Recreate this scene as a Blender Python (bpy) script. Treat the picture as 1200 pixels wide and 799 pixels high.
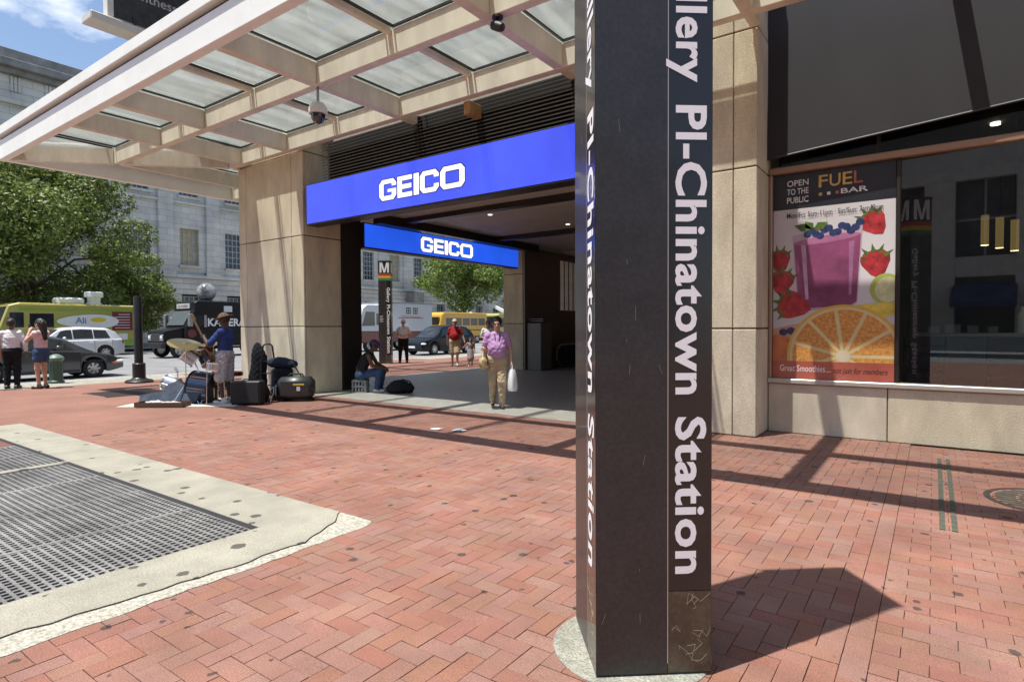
import bpy, math, random
import numpy as np
from mathutils import Vector, Matrix
random.seed(7); np.random.seed(7)
S = bpy.context.scene
for o in list(bpy.data.objects): bpy.data.objects.remove(o)
R = math.radians
# ---------------------------------------------------------------- camera
YAW, PIT, ROL, EYE = R(35.6), R(-1.4), R(.3), 1.5
_f = Vector((-math.sin(YAW)*math.cos(PIT), math.cos(YAW)*math.cos(PIT), math.sin(PIT)))
_r = Vector((math.cos(YAW), math.sin(YAW), 0)); _d = _f.cross(_r)
_r2 = _r*math.cos(ROL)+_d*math.sin(ROL); _d2 = -_r*math.sin(ROL)+_d*math.cos(ROL)
cam = bpy.data.objects.new('camera', bpy.data.cameras.new('camera')); S.collection.objects.link(cam)
cam.data.sensor_width = 36; cam.data.lens = 36*690/1200; cam.data.clip_start = .05; cam.data.clip_end = 3000
mw = Matrix.Identity(4)
for i in range(3): mw[i][0], mw[i][1], mw[i][2] = _r2[i], -_d2[i], -_f[i]
mw[2][3] = EYE; cam.matrix_world = mw; S.camera = cam
def proj(p):
    q = Vector(p)-Vector((0, 0, EYE)); z = q.dot(_f)
    return (600+690*q.dot(_r2)/z, 399.5+690*q.dot(_d2)/z, z)
# ---------------------------------------------------------------- sky, sun, exposure
SUN_EL, SUN_AZ = R(72), math.atan2(-.465, -.885)
W = bpy.data.worlds.new('World'); S.world = W; W.use_nodes = True
nt = W.node_tree; nt.nodes.clear(); L = nt.links.new
sky = nt.nodes.new('ShaderNodeTexSky'); sky.sky_type = 'NISHITA'; sky.sun_disc = False
sky.sun_elevation = SUN_EL; sky.sun_rotation = SUN_AZ; sky.air_density = 1.0; sky.dust_density = 1.0; sky.ozone_density = 1.5
tc = nt.nodes.new('ShaderNodeTexCoord'); mp = nt.nodes.new('ShaderNodeMapping'); mp.inputs['Scale'].default_value = (1, 1, 2.2)
mp.inputs['Location'].default_value = (3.68, 2.01, 1.17)
nz = nt.nodes.new('ShaderNodeTexNoise'); nz.inputs['Scale'].default_value = 3.2; nz.inputs['Detail'].default_value = 9; nz.inputs['Roughness'].default_value = .58
rp = nt.nodes.new('ShaderNodeValToRGB'); rp.color_ramp.elements[0].position = .56; rp.color_ramp.elements[1].position = .72
mx = nt.nodes.new('ShaderNodeMix'); mx.data_type = 'RGBA'; mx.inputs['B'].default_value = (8.5, 8.7, 9.0, 1)
bg = nt.nodes.new('ShaderNodeBackground'); bg.inputs['Strength'].default_value = .12; out = nt.nodes.new('ShaderNodeOutputWorld')
L(tc.outputs['Generated'], mp.inputs[0]); L(mp.outputs[0], nz.inputs['Vector']); L(nz.outputs['Fac'], rp.inputs[0]); L(rp.outputs[0], mx.inputs['Factor'])
L(sky.outputs[0], mx.inputs['A']); L(mx.outputs['Result'], bg.inputs[0]); L(bg.outputs[0], out.inputs[0])
sl = bpy.data.lights.new('sun', 'SUN'); sl.energy = 5.0; sl.angle = R(.53); sl.color = (1, .965, .9)
sun = bpy.data.objects.new('sun', sl); S.collection.objects.link(sun)
_sd = Vector((math.sin(SUN_AZ)*math.cos(SUN_EL), math.cos(SUN_AZ)*math.cos(SUN_EL), math.sin(SUN_EL)))
sun.rotation_euler = _sd.to_track_quat('Z', 'Y').to_euler(); sun.location = (-5, -10, 30)
S.view_settings.view_transform = 'Standard'; S.view_settings.look = 'None'; S.view_settings.gamma = 1
S.view_settings.use_curve_mapping = False; S.view_settings.exposure = .55
S.cycles.max_bounces = 8; S.cycles.transparent_max_bounces = 16; S.cycles.caustics_reflective = False; S.cycles.caustics_refractive = False
S.cycles.sample_clamp_indirect = 6; S.cycles.use_denoising = True
# ---------------------------------------------------------------- helpers: objects
COL = S.collection
def tag(o, label=None, cat=None, group=None, kind=None):
    for k, v in (('label', label), ('category', cat), ('group', group), ('kind', kind)):
        if v: o[k] = v
    return o
def thing(name, label, cat, loc=(0, 0, 0), rz=0, group=None):
    o = bpy.data.objects.new(name, None); COL.objects.link(o); o.empty_display_size = .2
    o.location = loc; o.rotation_euler = (0, 0, rz); return tag(o, label, cat, group)
def sub(name, parent, loc=(0, 0, 0)):
    o = bpy.data.objects.new(name, None); COL.objects.link(o); o.parent = parent; o.location = loc; o.empty_display_size = .1; return o
def copy_tree(o, parent=None):
    c = o.copy(); COL.objects.link(c); c.parent = parent
    for ch in list(o.children): copy_tree(ch, c)
    return c
class MB:
    def __init__(s): s.v = []; s.f = []; s.m = []; s.mi = 0
    def add(s, vs, fs):
        n = len(s.v); s.v.extend([tuple(p) for p in vs]); s.f.extend([tuple(i+n for i in f) for f in fs]); s.m.extend([s.mi]*len(fs)); return s
    def mesh(s, me):
        s.add([v.co for v in me.vertices], [p.vertices for p in me.polygons]); return s
    def box(s, x0, x1, y0, y1, z0, z1):
        return s.add([(x, y, z) for z in (z0, z1) for y in (y0, y1) for x in (x0, x1)], [(0, 2, 3, 1), (4, 5, 7, 6), (0, 1, 5, 4), (2, 6, 7, 3), (0, 4, 6, 2), (1, 3, 7, 5)])
    def cbox(s, x0, x1, y0, y1, z0, z1, c=.01):
        c = min(c, (x1-x0)*.49, (y1-y0)*.49, (z1-z0)*.49)
        vs = []; idx = {}
        for i, (a, sx) in enumerate(((x0, 1), (x1, -1))):
            for j, (b, sy) in enumerate(((y0, 1), (y1, -1))):
                for k, (d, sz) in enumerate(((z0, 1), (z1, -1))):
                    for ax in range(3):
                        p = [a+sx*c, b+sy*c, d+sz*c]; p[ax] = (a, b, d)[ax]; idx[i, j, k, ax] = len(vs); vs.append(tuple(p))
        I = lambda i, j, k, ax: idx[i, j, k, ax]
        fs = []
        for i in (0, 1):
            q = [I(i, 0, 0, 0), I(i, 1, 0, 0), I(i, 1, 1, 0), I(i, 0, 1, 0)]; fs.append(q if i else q[::-1])
            q = [I(0, i, 0, 1), I(1, i, 0, 1), I(1, i, 1, 1), I(0, i, 1, 1)]; fs.append(q[::-1] if i else q)
            q = [I(0, 0, i, 2), I(1, 0, i, 2), I(1, 1, i, 2), I(0, 1, i, 2)]; fs.append(q if i else q[::-1])
        for i in (0, 1):
            for j in (0, 1):
                q = [I(i, j, 0, 0), I(i, j, 0, 1), I(i, j, 1, 1), I(i, j, 1, 0)]; fs.append(q if i != j else q[::-1])
                q = [I(i, 0, j, 0), I(i, 0, j, 2), I(i, 1, j, 2), I(i, 1, j, 0)]; fs.append(q[::-1] if i != j else q)
                q = [I(0, i, j, 1), I(0, i, j, 2), I(1, i, j, 2), I(1, i, j, 1)]; fs.append(q if i != j else q[::-1])
                for k in (0, 1):
                    q = [I(i, j, k, 0), I(i, j, k, 1), I(i, j, k, 2)]; fs.append(q if (i+j+k) % 2 else q[::-1])
        return s.add(vs, fs)
    def beam(s, p, q, w, h, up=(0, 0, 1)):
        p, q = Vector(p), Vector(q); d = (q-p).normalized(); u = Vector(up)
        sd = d.cross(u); sd = sd.normalized() if sd.length > 1e-5 else Vector((1, 0, 0)); u = sd.cross(d)
        vs = [b+sd*(a*w/2)+u*(c*h/2) for b in (p, q) for a, c in ((-1, -1), (1, -1), (1, 1), (-1, 1))]
        return s.add(vs, [(0, 1, 2, 3), (7, 6, 5, 4), (0, 4, 5, 1), (1, 5, 6, 2), (2, 6, 7, 3), (3, 7, 4, 0)])
    def cyl(s, p, q, r0, r1=None, n=12, caps=True):
        r1 = r0 if r1 is None else r1; p, q = Vector(p), Vector(q); d = (q-p).normalized()
        a = d.orthogonal().normalized(); b = d.cross(a); vs = []
        for c, r in ((p, r0), (q, r1)):
            for i in range(n): t = 2*math.pi*i/n; vs.append(c+a*(r*math.cos(t))+b*(r*math.sin(t)))
        fs = [(i, (i+1) % n, n+(i+1) % n, n+i) for i in range(n)]
        if caps: fs += [tuple(range(n))[::-1], tuple(range(n, 2*n))]
        return s.add(vs, fs)
    def tube(s, pts, r, n=8):
        pts = [Vector(p) for p in pts]; rings = []; rr = r if isinstance(r, (list, tuple)) else [r]*len(pts)
        d0 = (pts[1]-pts[0]).normalized(); a = d0.orthogonal().normalized()
        for i, p in enumerate(pts):
            d = (pts[min(i+1, len(pts)-1)]-pts[max(i-1, 0)]).normalized(); a = (a-d*a.dot(d)).normalized(); b = d.cross(a)
            rings.append([p+a*(rr[i]*math.cos(2*math.pi*k/n))+b*(rr[i]*math.sin(2*math.pi*k/n)) for k in range(n)])
        vs = [v for g in rings for v in g]; fs = []
        for i in range(len(pts)-1):
            for k in range(n): fs.append((i*n+k, i*n+(k+1) % n, (i+1)*n+(k+1) % n, (i+1)*n+k))
        fs += [tuple(range(n))[::-1], tuple(range(len(vs)-n, len(vs)))]
        return s.add(vs, fs)
    def lathe(s, prof, c=(0, 0, 0), n=20, ax='z', M=None, caps=True):
        vs = []; c = Vector(c)
        for r, z in prof:
            for k in range(n):
                t = 2*math.pi*k/n; p = (r*math.cos(t), r*math.sin(t), z)
                p = Vector({'z': p, 'x': (p[2], p[0], p[1]), 'y': (p[1], p[2], p[0])}[ax])
                vs.append((M @ p if M else p)+c)
        fs = [(i*n+k, i*n+(k+1) % n, (i+1)*n+(k+1) % n, (i+1)*n+k) for i in range(len(prof)-1) for k in range(n)]
        if caps and prof[0][0] > 1e-6: fs.append(tuple(range(n))[::-1])
        if caps and prof[-1][0] > 1e-6: fs.append(tuple(range(len(vs)-n, len(vs))))
        return s.add(vs, fs)
    def ball(s, c, r, n=14, m=8):
        r = (r, r, r) if not isinstance(r, tuple) else r; vs = []
        for i in range(m+1):
            a = math.pi*i/m
            for k in range(n): t = 2*math.pi*k/n; vs.append((c[0]+r[0]*math.sin(a)*math.cos(t), c[1]+r[1]*math.sin(a)*math.sin(t), c[2]-r[2]*math.cos(a)))
        return s.add(vs, [(i*n+k, i*n+(k+1) % n, (i+1)*n+(k+1) % n, (i+1)*n+k) for i in range(m) for k in range(n)])
    def prism(s, poly, h0, h1, f):      # poly in (a,b); f(a,b,h) -> xyz
        n = len(poly); vs = [f(a, b, h0) for a, b in poly]+[f(a, b, h1) for a, b in poly]
        return s.add(vs, [tuple(range(n))[::-1], tuple(range(n, 2*n))]+[(i, (i+1) % n, n+(i+1) % n, n+i) for i in range(n)])
    def grid(s, P):                     # P[i][j] points
        a, b = len(P), len(P[0])
        return s.add([p for r_ in P for p in r_], [(i*b+j, i*b+j+1, (i+1)*b+j+1, (i+1)*b+j) for i in range(a-1) for j in range(b-1)])
    def tf(s, fn):
        s.v = [tuple(fn(*p)) for p in s.v]; return s
    def moved(s, o, ux=(1, 0, 0), uy=(0, 1, 0), un=(0, 0, 1)):
        o, ux, uy, un = Vector(o), Vector(ux), Vector(uy), Vector(un)
        return s.tf(lambda x, y, z: o+ux*x+uy*y+un*z)
    def build(s, name, mat, parent=None, smooth=False, world=False, loc=None, fix=True):
        off = Vector((0, 0, 0))
        if world and parent:
            p = parent
            while p: off += p.location; p = p.parent
        me = bpy.data.meshes.new(name); me.from_pydata([Vector(p)-off for p in s.v], [], s.f)
        for m in (mat if isinstance(mat, (list, tuple)) else [mat]): me.materials.append(m)
        if any(s.m): me.polygons.foreach_set('material_index', s.m)
        if fix:
            import bmesh
            bm = bmesh.new(); bm.from_mesh(me); bmesh.ops.recalc_face_normals(bm, faces=bm.faces); bm.to_mesh(me); bm.free()
        if smooth:
            me.polygons.foreach_set('use_smooth', [True]*len(me.polygons)); me.set_sharp_from_angle(angle=R(38))
        o = bpy.data.objects.new(name, me); COL.objects.link(o)
        if parent: o.parent = parent
        if loc: o.location = loc
        return o
def solo(name, mb, mat, label, cat, group=None, kind=None, smooth=False, base=None):
    if base is not None:
        b = Vector(base); mb.v = [tuple(Vector(p)-b) for p in mb.v]
    o = mb.build(name, mat, smooth=smooth); o.location = base or (0, 0, 0)
    return tag(o, label, cat, group, kind)
def struct(name, mb, mat, label=None, kind='structure'):
    o = mb.build(name, mat); return tag(o, label, None, None, kind)
_tc = {}
def text(s, size=1., off=0., depth=.004, align='LEFT', sx=1., space=1.):
    key = (s, off, space)
    if key not in _tc:
        cu = bpy.data.curves.new('t', 'FONT'); cu.body = s; cu.size = 1; cu.offset = off; cu.resolution_u = 3; cu.space_character = space; cu.fill_mode = 'FRONT'
        ob = bpy.data.objects.new('t', cu); COL.objects.link(ob); bpy.context.view_layer.update()
        me = bpy.data.meshes.new_from_object(ob.evaluated_get(bpy.context.evaluated_depsgraph_get()))
        _tc[key] = ([v.co.copy() for v in me.vertices], [tuple(p.vertices) for p in me.polygons])
        bpy.data.objects.remove(ob); bpy.data.curves.remove(cu); bpy.data.meshes.remove(me)
    vs, fs = _tc[key]; x0 = min(v.x for v in vs); x1 = max(v.x for v in vs); sh = {'LEFT': x0, 'CENTER': (x0+x1)/2, 'RIGHT': x1}[align]
    m = MB(); m.add([((v.x-sh)*size*sx, v.y*size, depth) for v in vs], fs); m.w = (x1-x0)*size*sx; return m
# ---------------------------------------------------------------- helpers: materials
def _nodes(name):
    m = bpy.data.materials.new(name); m.use_nodes = True; t = m.node_tree; b = t.nodes['Principled BSDF']; return m, t, b
def M(name, c, rough=.6, metal=0., var=.1, sc=2.5, bump=0., bsc=60., spec=.5, coat=0., c2=None, det=5, island=0., spots=0., spotsc=3., emit=None, streak=0., grain=0., gsc=170.):
    m, t, b = _nodes(name); N = t.nodes.new; k = t.links.new
    b.inputs['Roughness'].default_value = rough; b.inputs['Metallic'].default_value = metal; b.inputs['Specular IOR Level'].default_value = spec; b.inputs['Coat Weight'].default_value = coat
    b.inputs['Coat Roughness'].default_value = .06
    g = N('ShaderNodeNewGeometry'); n = N('ShaderNodeTexNoise'); n.inputs['Scale'].default_value = sc; n.inputs['Detail'].default_value = det; n.inputs['Roughness'].default_value = .62
    vec = g.outputs['Position']
    if streak:
        mp = N('ShaderNodeMapping'); mp.inputs['Scale'].default_value = (1, 1, streak); k(vec, mp.inputs[0]); k(mp.outputs[0], n.inputs['Vector'])
    else: k(vec, n.inputs['Vector'])
    mr = N('ShaderNodeMapRange'); mr.inputs[1].default_value = .3; mr.inputs[2].default_value = .7; k(n.outputs['Fac'], mr.inputs[0])
    x = N('ShaderNodeMix'); x.data_type = 'RGBA'; c = tuple(c)
    x.inputs['A'].default_value = tuple(v*(1-var) for v in c)+(1,); x.inputs['B'].default_value = (tuple(c2) if c2 else tuple(min(v*(1+var), 1) for v in c))+(1,)
    k(mr.outputs[0], x.inputs['Factor']); col = x.outputs['Result']
    if island:
        oi = N('ShaderNodeObjectInfo'); ad = N('ShaderNodeMath'); k(g.outputs['Random Per Island'], ad.inputs[0]); k(oi.outputs['Random'], ad.inputs[1])
        wn = N('ShaderNodeTexWhiteNoise'); wn.noise_dimensions = '1D'; k(ad.outputs[0], wn.inputs['W'])
        r = N('ShaderNodeMapRange'); r.inputs[3].default_value = 1-island; r.inputs[4].default_value = 1+island; k(wn.outputs['Value'], r.inputs[0])
        hs = N('ShaderNodeHueSaturation'); k(col, hs.inputs['Color']); k(r.outputs[0], hs.inputs['Value'])
        sp = N('ShaderNodeSeparateColor'); k(wn.outputs['Color'], sp.inputs[0]); r2 = N('ShaderNodeMapRange'); r2.inputs[3].default_value = .493; r2.inputs[4].default_value = .507
        k(sp.outputs[1], r2.inputs[0]); k(r2.outputs[0], hs.inputs['Hue'])
        r3 = N('ShaderNodeMapRange'); r3.inputs[3].default_value = .86; r3.inputs[4].default_value = 1.06; k(sp.outputs[2], r3.inputs[0]); k(r3.outputs[0], hs.inputs['Saturation']); col = hs.outputs['Color']
    if spots:
        vo = N('ShaderNodeTexVoronoi'); vo.inputs['Scale'].default_value = spotsc; nn = N('ShaderNodeTexNoise'); nn.inputs['Scale'].default_value = 30
        va = N('ShaderNodeVectorMath'); va.operation = 'MULTIPLY_ADD'; va.inputs[1].default_value = (.03, .03, .03); k(nn.outputs['Color'], va.inputs[0]); k(vec, va.inputs[2]); k(vec, nn.inputs['Vector']); k(va.outputs[0], vo.inputs['Vector'])
        sc_ = N('ShaderNodeSeparateColor'); k(vo.outputs['Color'], sc_.inputs[0])
        th = N('ShaderNodeMapRange'); th.inputs[1].default_value = .35; th.inputs[2].default_value = 1; th.inputs[3].default_value = 0; th.inputs[4].default_value = spots; k(sc_.outputs[0], th.inputs[0])
        su = N('ShaderNodeMath'); su.operation = 'SUBTRACT'; k(th.outputs[0], su.inputs[0]); k(vo.outputs['Distance'], su.inputs[1])
        ml = N('ShaderNodeMath'); ml.operation = 'MULTIPLY'; ml.use_clamp = True; ml.inputs[1].default_value = 40; k(su.outputs[0], ml.inputs[0])
        m8 = N('ShaderNodeMath'); m8.operation = 'MULTIPLY'; m8.inputs[1].default_value = .8; k(ml.outputs[0], m8.inputs[0])
        x2 = N('ShaderNodeMix'); x2.data_type = 'RGBA'; x2.inputs['B'].default_value = (.03, .027, .025, 1); k(m8.outputs[0], x2.inputs['Factor']); k(col, x2.inputs['A']); col = x2.outputs['Result']
    if grain:
        gn = N('ShaderNodeTexNoise'); gn.inputs['Scale'].default_value = gsc; gn.inputs['Detail'].default_value = 3; k(vec, gn.inputs['Vector']); gr = N('ShaderNodeMapRange'); gr.inputs[1].default_value = .32; gr.inputs[2].default_value = .68; gr.inputs[3].default_value = 1-grain; gr.inputs[4].default_value = 1+grain; k(gn.outputs['Fac'], gr.inputs[0])
        gh = N('ShaderNodeHueSaturation'); k(col, gh.inputs['Color']); k(gr.outputs[0], gh.inputs['Value']); col = gh.outputs['Color']
    k(col, b.inputs['Base Color'])
    if bump:
        bn = N('ShaderNodeTexNoise'); bn.inputs['Scale'].default_value = bsc; bn.inputs['Detail'].default_value = 4; k(vec, bn.inputs['Vector'])
        bp = N('ShaderNodeBump'); bp.inputs['Strength'].default_value = bump; bp.inputs['Distance'].default_value = .01; k(bn.outputs['Fac'], bp.inputs['Height']); k(bp.outputs[0], b.inputs['Normal'])
    if emit: b.inputs['Emission Color'].default_value = tuple(emit[0])+(1,); b.inputs['Emission Strength'].default_value = emit[1]
    return m
def thin_glass(name, tint=(.8, .85, .83), dirt=.12, ior=1.5, dcol=(.6, .62, .58), refl=1.):
    m, t, b = _nodes(name); N = t.nodes.new; k = t.links.new; t.nodes.remove(b)
    tr = N('ShaderNodeBsdfTransparent'); tr.inputs[0].default_value = tint+(1,); gl = N('ShaderNodeBsdfGlossy'); gl.inputs['Roughness'].default_value = .015
    fr = N('ShaderNodeFresnel'); fr.inputs['IOR'].default_value = ior; mm = N('ShaderNodeMath'); mm.operation = 'MULTIPLY'; mm.inputs[1].default_value = refl; mm.use_clamp = True; k(fr.outputs[0], mm.inputs[0])
    s1 = N('ShaderNodeMixShader'); k(mm.outputs[0], s1.inputs[0]); k(tr.outputs[0], s1.inputs[1]); k(gl.outputs[0], s1.inputs[2])
    last = s1.outputs[0]
    if dirt:
        df = N('ShaderNodeBsdfDiffuse'); df.inputs[0].default_value = dcol+(1,); tl = N('ShaderNodeBsdfTranslucent'); tl.inputs[0].default_value = dcol+(1,)
        s0 = N('ShaderNodeMixShader'); s0.inputs[0].default_value = .85; k(df.outputs[0], s0.inputs[1]); k(tl.outputs[0], s0.inputs[2])
        g = N('ShaderNodeNewGeometry'); n = N('ShaderNodeTexNoise'); n.inputs['Scale'].default_value = 2.6; n.inputs['Detail'].default_value = 9; gm_ = N('ShaderNodeMapping'); gm_.inputs['Scale'].default_value = (2.2, .35, 1); k(g.outputs['Position'], gm_.inputs[0]); k(gm_.outputs[0], n.inputs['Vector'])
        r = N('ShaderNodeMapRange'); r.inputs[1].default_value = .3; r.inputs[2].default_value = .72; r.inputs[3].default_value = dirt*.65; r.inputs[4].default_value = dirt*1.6; k(n.outputs['Fac'], r.inputs[0])
        s2 = N('ShaderNodeMixShader'); k(r.outputs[0], s2.inputs[0]); k(s1.outputs[0], s2.inputs[1]); k(s0.outputs[0], s2.inputs[2]); last = s2.outputs[0]
    k(last, t.nodes['Material Output'].inputs[0]); return m
def emis(name, c, s, dots=None):
    m, t, b = _nodes(name); b.inputs['Base Color'].default_value = (.02, .02, .03, 1); b.inputs['Roughness'].default_value = .45
    b.inputs['Emission Color'].default_value = c+(1,); b.inputs['Emission Strength'].default_value = s
    if dots:
        N = t.nodes.new; k = t.links.new; g = N('ShaderNodeNewGeometry'); n = N('ShaderNodeTexNoise'); n.inputs['Scale'].default_value = .7; k(g.outputs['Position'], n.inputs['Vector'])
        r = N('ShaderNodeMapRange'); r.inputs[1].default_value = .3; r.inputs[2].default_value = .7; r.inputs[3].default_value = s*.82; r.inputs[4].default_value = s*1.2; k(n.outputs['Fac'], r.inputs[0])
        w = N('ShaderNodeTexWave'); w.bands_direction = 'Z'; w.inputs['Scale'].default_value = dots; k(g.outputs['Position'], w.inputs['Vector'])
        r2 = N('ShaderNodeMapRange'); r2.inputs[3].default_value = .8; r2.inputs[4].default_value = 1.15; k(w.outputs['Fac'], r2.inputs[0])
        mm = N('ShaderNodeMath'); mm.operation = 'MULTIPLY'; k(r.outputs[0], mm.inputs[0]); k(r2.outputs[0], mm.inputs[1]); k(mm.outputs[0], b.inputs['Emission Strength'])
    return m
BRICK = M('brick_clay', (.238, .112, .079), .88, var=.22, sc=1.7, det=8, bump=.5, bsc=140, island=.05, spots=.24, spotsc=6, grain=.3)
BED = M('joint_sand', (.085, .052, .038), .95, var=.25, sc=14, bump=.4)
CONC = M('concrete', (.285, .268, .215), .88, var=.2, sc=2.2, det=9, bump=.5, bsc=110, spots=.33, spotsc=6, grain=.25, gsc=120)
CONC2 = M('broken_concrete', (.37, .35, .29), .92, var=.35, sc=38, bump=1., bsc=70, grain=.3, gsc=70)
ASPH = M('asphalt', (.20, .20, .20), .85, var=.18, sc=.8, bump=.3, bsc=80)
KERB = M('kerb_stone', (.48, .46, .41), .8, var=.12, bump=.2)
LINE = M('road_paint', (.72, .72, .68), .7, var=.1, sc=6)
STONE = M('limestone_panel', (.635, .57, .415), .8, var=.22, sc=2.4, det=10, bump=.4, bsc=70, streak=.4, island=.06, grain=.17, gsc=90)
STONEB = M('column_core', (.14, .11, .08), .9)
BEAM = M('painted_beam', (.70, .675, .55), .6, var=.16, sc=3, det=8, streak=.35)
FASC = M('fascia_paint', (.87, .885, .82), .5, var=.05, sc=2)
CGLASS = thin_glass('canopy_glass', (.96, .97, .965), .085, dcol=(.80, .86, .83))
WGLASS = thin_glass('window_glass', (.78, .83, .82), 0, 1.55, refl=2.2)
TGLASS = thin_glass('transom_glass', (.7, .75, .74), 0, 1.45, refl=.8)
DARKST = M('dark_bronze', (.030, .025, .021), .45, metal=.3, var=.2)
LOUV = M('louver_bronze', (.05, .041, .033), .5, var=.2)
SOFF = M('soffit_panel', (.50, .45, .38), .6, var=.1, sc=1.2)
FLOOR = M('granite_floor', (.36, .345, .30), .38, var=.16, sc=5, bump=.05)
GRAN = M('brown_granite', (.17, .125, .10), .35, var=.25, sc=18)
LEDB = emis('led_blue', (.04, .072, .74), .95, dots=14)
LEDB2 = emis('led_blue_far', (.015, .085, .66), .9, dots=14)
LEDW = emis('led_white', (.92, .93, 1.), .95)
LEDO = emis('led_outline', (.02, .02, .25), .5)
PYL = M('pylon_bronze', (.028, .027, .0275), .42, metal=.1, var=.14, sc=7, det=10, bump=.05, bsc=60, coat=.2, grain=.2, gsc=60)
PYLT = M('pylon_glass_panel', (.016, .0145, .014), .25, var=.2, coat=.35)
PYLB = M('pylon_bare_panel', (.055, .047, .03), .35, var=.55, sc=9, det=9, coat=.4, grain=.2, gsc=60)
WHITE = M('white_vinyl', (.85, .86, .88), .7, var=.03, spec=.15)
BLK = M('black_plastic', (.022, .022, .024), .5, var=.2)
BLKM = M('black_metal', (.03, .03, .032), .38, metal=.4, var=.2)
GALV = M('galvanised_steel', (.34, .35, .36), .42, metal=.75, var=.25, sc=7)
GRATE = M('worn_grate_steel', (.23, .225, .215), .55, metal=.2, var=.5, sc=1.3, det=9, grain=.25, gsc=60)
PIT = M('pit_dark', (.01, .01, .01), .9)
CHROME = M('chrome', (.75, .76, .78), .14, metal=1., var=.05)
RUBR = M('rubber', (.02, .02, .02), .8)
# ================================================================ SETTING: ground
m = MB(); m.box(-900, 900, -900, 900, -.6, -.15); struct('street', m, ASPH, 'grey asphalt street beside the plaza')
KX = -20.2
m = MB()
for x0, x1, y0, y1 in ((KX, -9.6, -40, 60), (3.0, 40, -11, 8.95), (-9.6, 3.0, -11, 0.)): m.box(x0, x1, y0, y1, -.3, 0)
m.box(-9.6, 3.0, 0., 8.95, -.3, -.014); m.box(KX, -13.5, 60, 90, -.3, 0)
# far brick paving carries a fine joint pattern (pieces too small to tell apart there)
def far_brick():
    mt, t, b = _nodes('far_brick'); N = t.nodes.new; k = t.links.new
    g = N('ShaderNodeNewGeometry'); mp = N('ShaderNodeMapping'); mp.inputs['Rotation'].default_value = (0, 0, R(90)); k(g.outputs['Position'], mp.inputs[0])
    bt = N('ShaderNodeTexBrick'); bt.inputs['Scale'].default_value = 1; bt.inputs['Brick Width'].default_value = .22; bt.inputs['Row Height'].default_value = .11; bt.inputs['Mortar Size'].default_value = .004
    bt.inputs['Color1'].default_value = (.25, .118, .084, 1); bt.inputs['Color2'].default_value = (.212, .10, .071, 1); bt.inputs['Mortar'].default_value = (.15, .07, .05, 1); k(mp.outputs[0], bt.inputs['Vector'])
    n = N('ShaderNodeTexNoise'); n.inputs['Scale'].default_value = .9; n.inputs['Detail'].default_value = 6; k(g.outputs['Position'], n.inputs['Vector'])
    r = N('ShaderNodeMapRange'); r.inputs[1].default_value = .3; r.inputs[2].default_value = .7; r.inputs[3].default_value = .84; r.inputs[4].default_value = 1.14; k(n.outputs['Fac'], r.inputs[0])
    h = N('ShaderNodeHueSaturation'); k(bt.outputs['Color'], h.inputs['Color']); k(r.outputs[0], h.inputs['Value']); k(h.outputs[0], b.inputs['Base Color']); b.inputs['Roughness'].default_value = .85; return mt
pave = m.build('pavement', [far_brick(), BED], fix=False); tag(pave, 'red brick pavement of the plaza', None, None, 'structure')
for p in pave.data.polygons:
    if all(abs(pave.data.vertices[i].co.z+.014) < 1e-4 or (-9.7 < pave.data.vertices[i].co.x < 3.1 and pave.data.vertices[i].co.z < -.01) for i in p.vertices) and abs(p.center.z+.014) < 1e-3: p.material_index = 1
m = MB()
for i in range(26): m.cbox(KX-.16, KX-.004, -12+i*4, -12+i*4+3.985, -.3, .006, .012)
struct('kerb', m, KERB, 'pale stone kerb along the street')
m = MB(); m.box(KX, KX+1.7, -8, 9.2, -.02, .004); m.box(KX, KX+1.2, 20, 40, -.02, .004); struct('kerb_strip', m, CONC, 'pale concrete strip behind the kerb')
m = MB(); m.box(-70, -47.5, -60, 200, -.3, .02); struct('far_pavement', m, M('far_paving', (.38, .33, .28), .85), 'pale pavement across the street')
m = MB(); m.cbox(-47.7, -47.5, -60, 200, -.3, .03, .02); struct('far_kerb', m, KERB, 'kerb on the far side of the street')
m = MB()
for y in (-4, 4, 20, 28, 36, 44): m.box(-30.1, -29.98, y, y+3, -.16, -.146)
m.box(-45, -44.88, 0, 70, -.16, -.146)
struct('road_markings', m, LINE, 'white painted lane lines on the street')
# ---- bricks: 90 degree herringbone, plus running courses by the drain
def brick_mesh(w, l):
    g, h, c = .0016, .05, .0012; a, b = w/2-g, l/2-g
    vs = [(-a, -b, -h), (a, -b, -h), (a, b, -h), (-a, b, -h), (-a, -b, -c), (a, -b, -c), (a, b, -c), (-a, b, -c), (-a+c, -b+c, 0), (a-c, -b+c, 0), (a-c, b-c, 0), (-a+c, b-c, 0)]
    fs = [(8, 9, 10, 11)]+[(4+i, 4+(i+1) % 4, 8+(i+1) % 4, 8+i) for i in range(4)]+[(i, (i+1) % 4, 4+(i+1) % 4, 4+i) for i in range(4)]
    return vs, fs
U = .1085; cells = []
for i in range(-92, 30):
    for j in range(-1, 84):
        k = (i-j) % 4
        if k == 0: cx, cy, ro = (i+1)*U, (j+.5)*U, 1
        elif k == 3: cx, cy, ro = (i+.5)*U, (j+1)*U, 0
        else: continue
        if cx < -9.62 or i > -4: continue
        if ro == 1 and i == -4: cells.append(((i+.5)*U, cy, 3)); continue
        cells.append((cx, cy, ro))
for j in range(0, 42): cells.append((-2.5*U, j*2*U+U, 2))
for j in range(0, 81):
    if j % 2: cells.append((-1.5*U, (j+.5)*U, 3))
    for i in range(0, 15):
        cells.append((-2*U+U+(i+(.5 if j % 2 else 0))*2*U, (j+.5)*U, 1))
good = []
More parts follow.
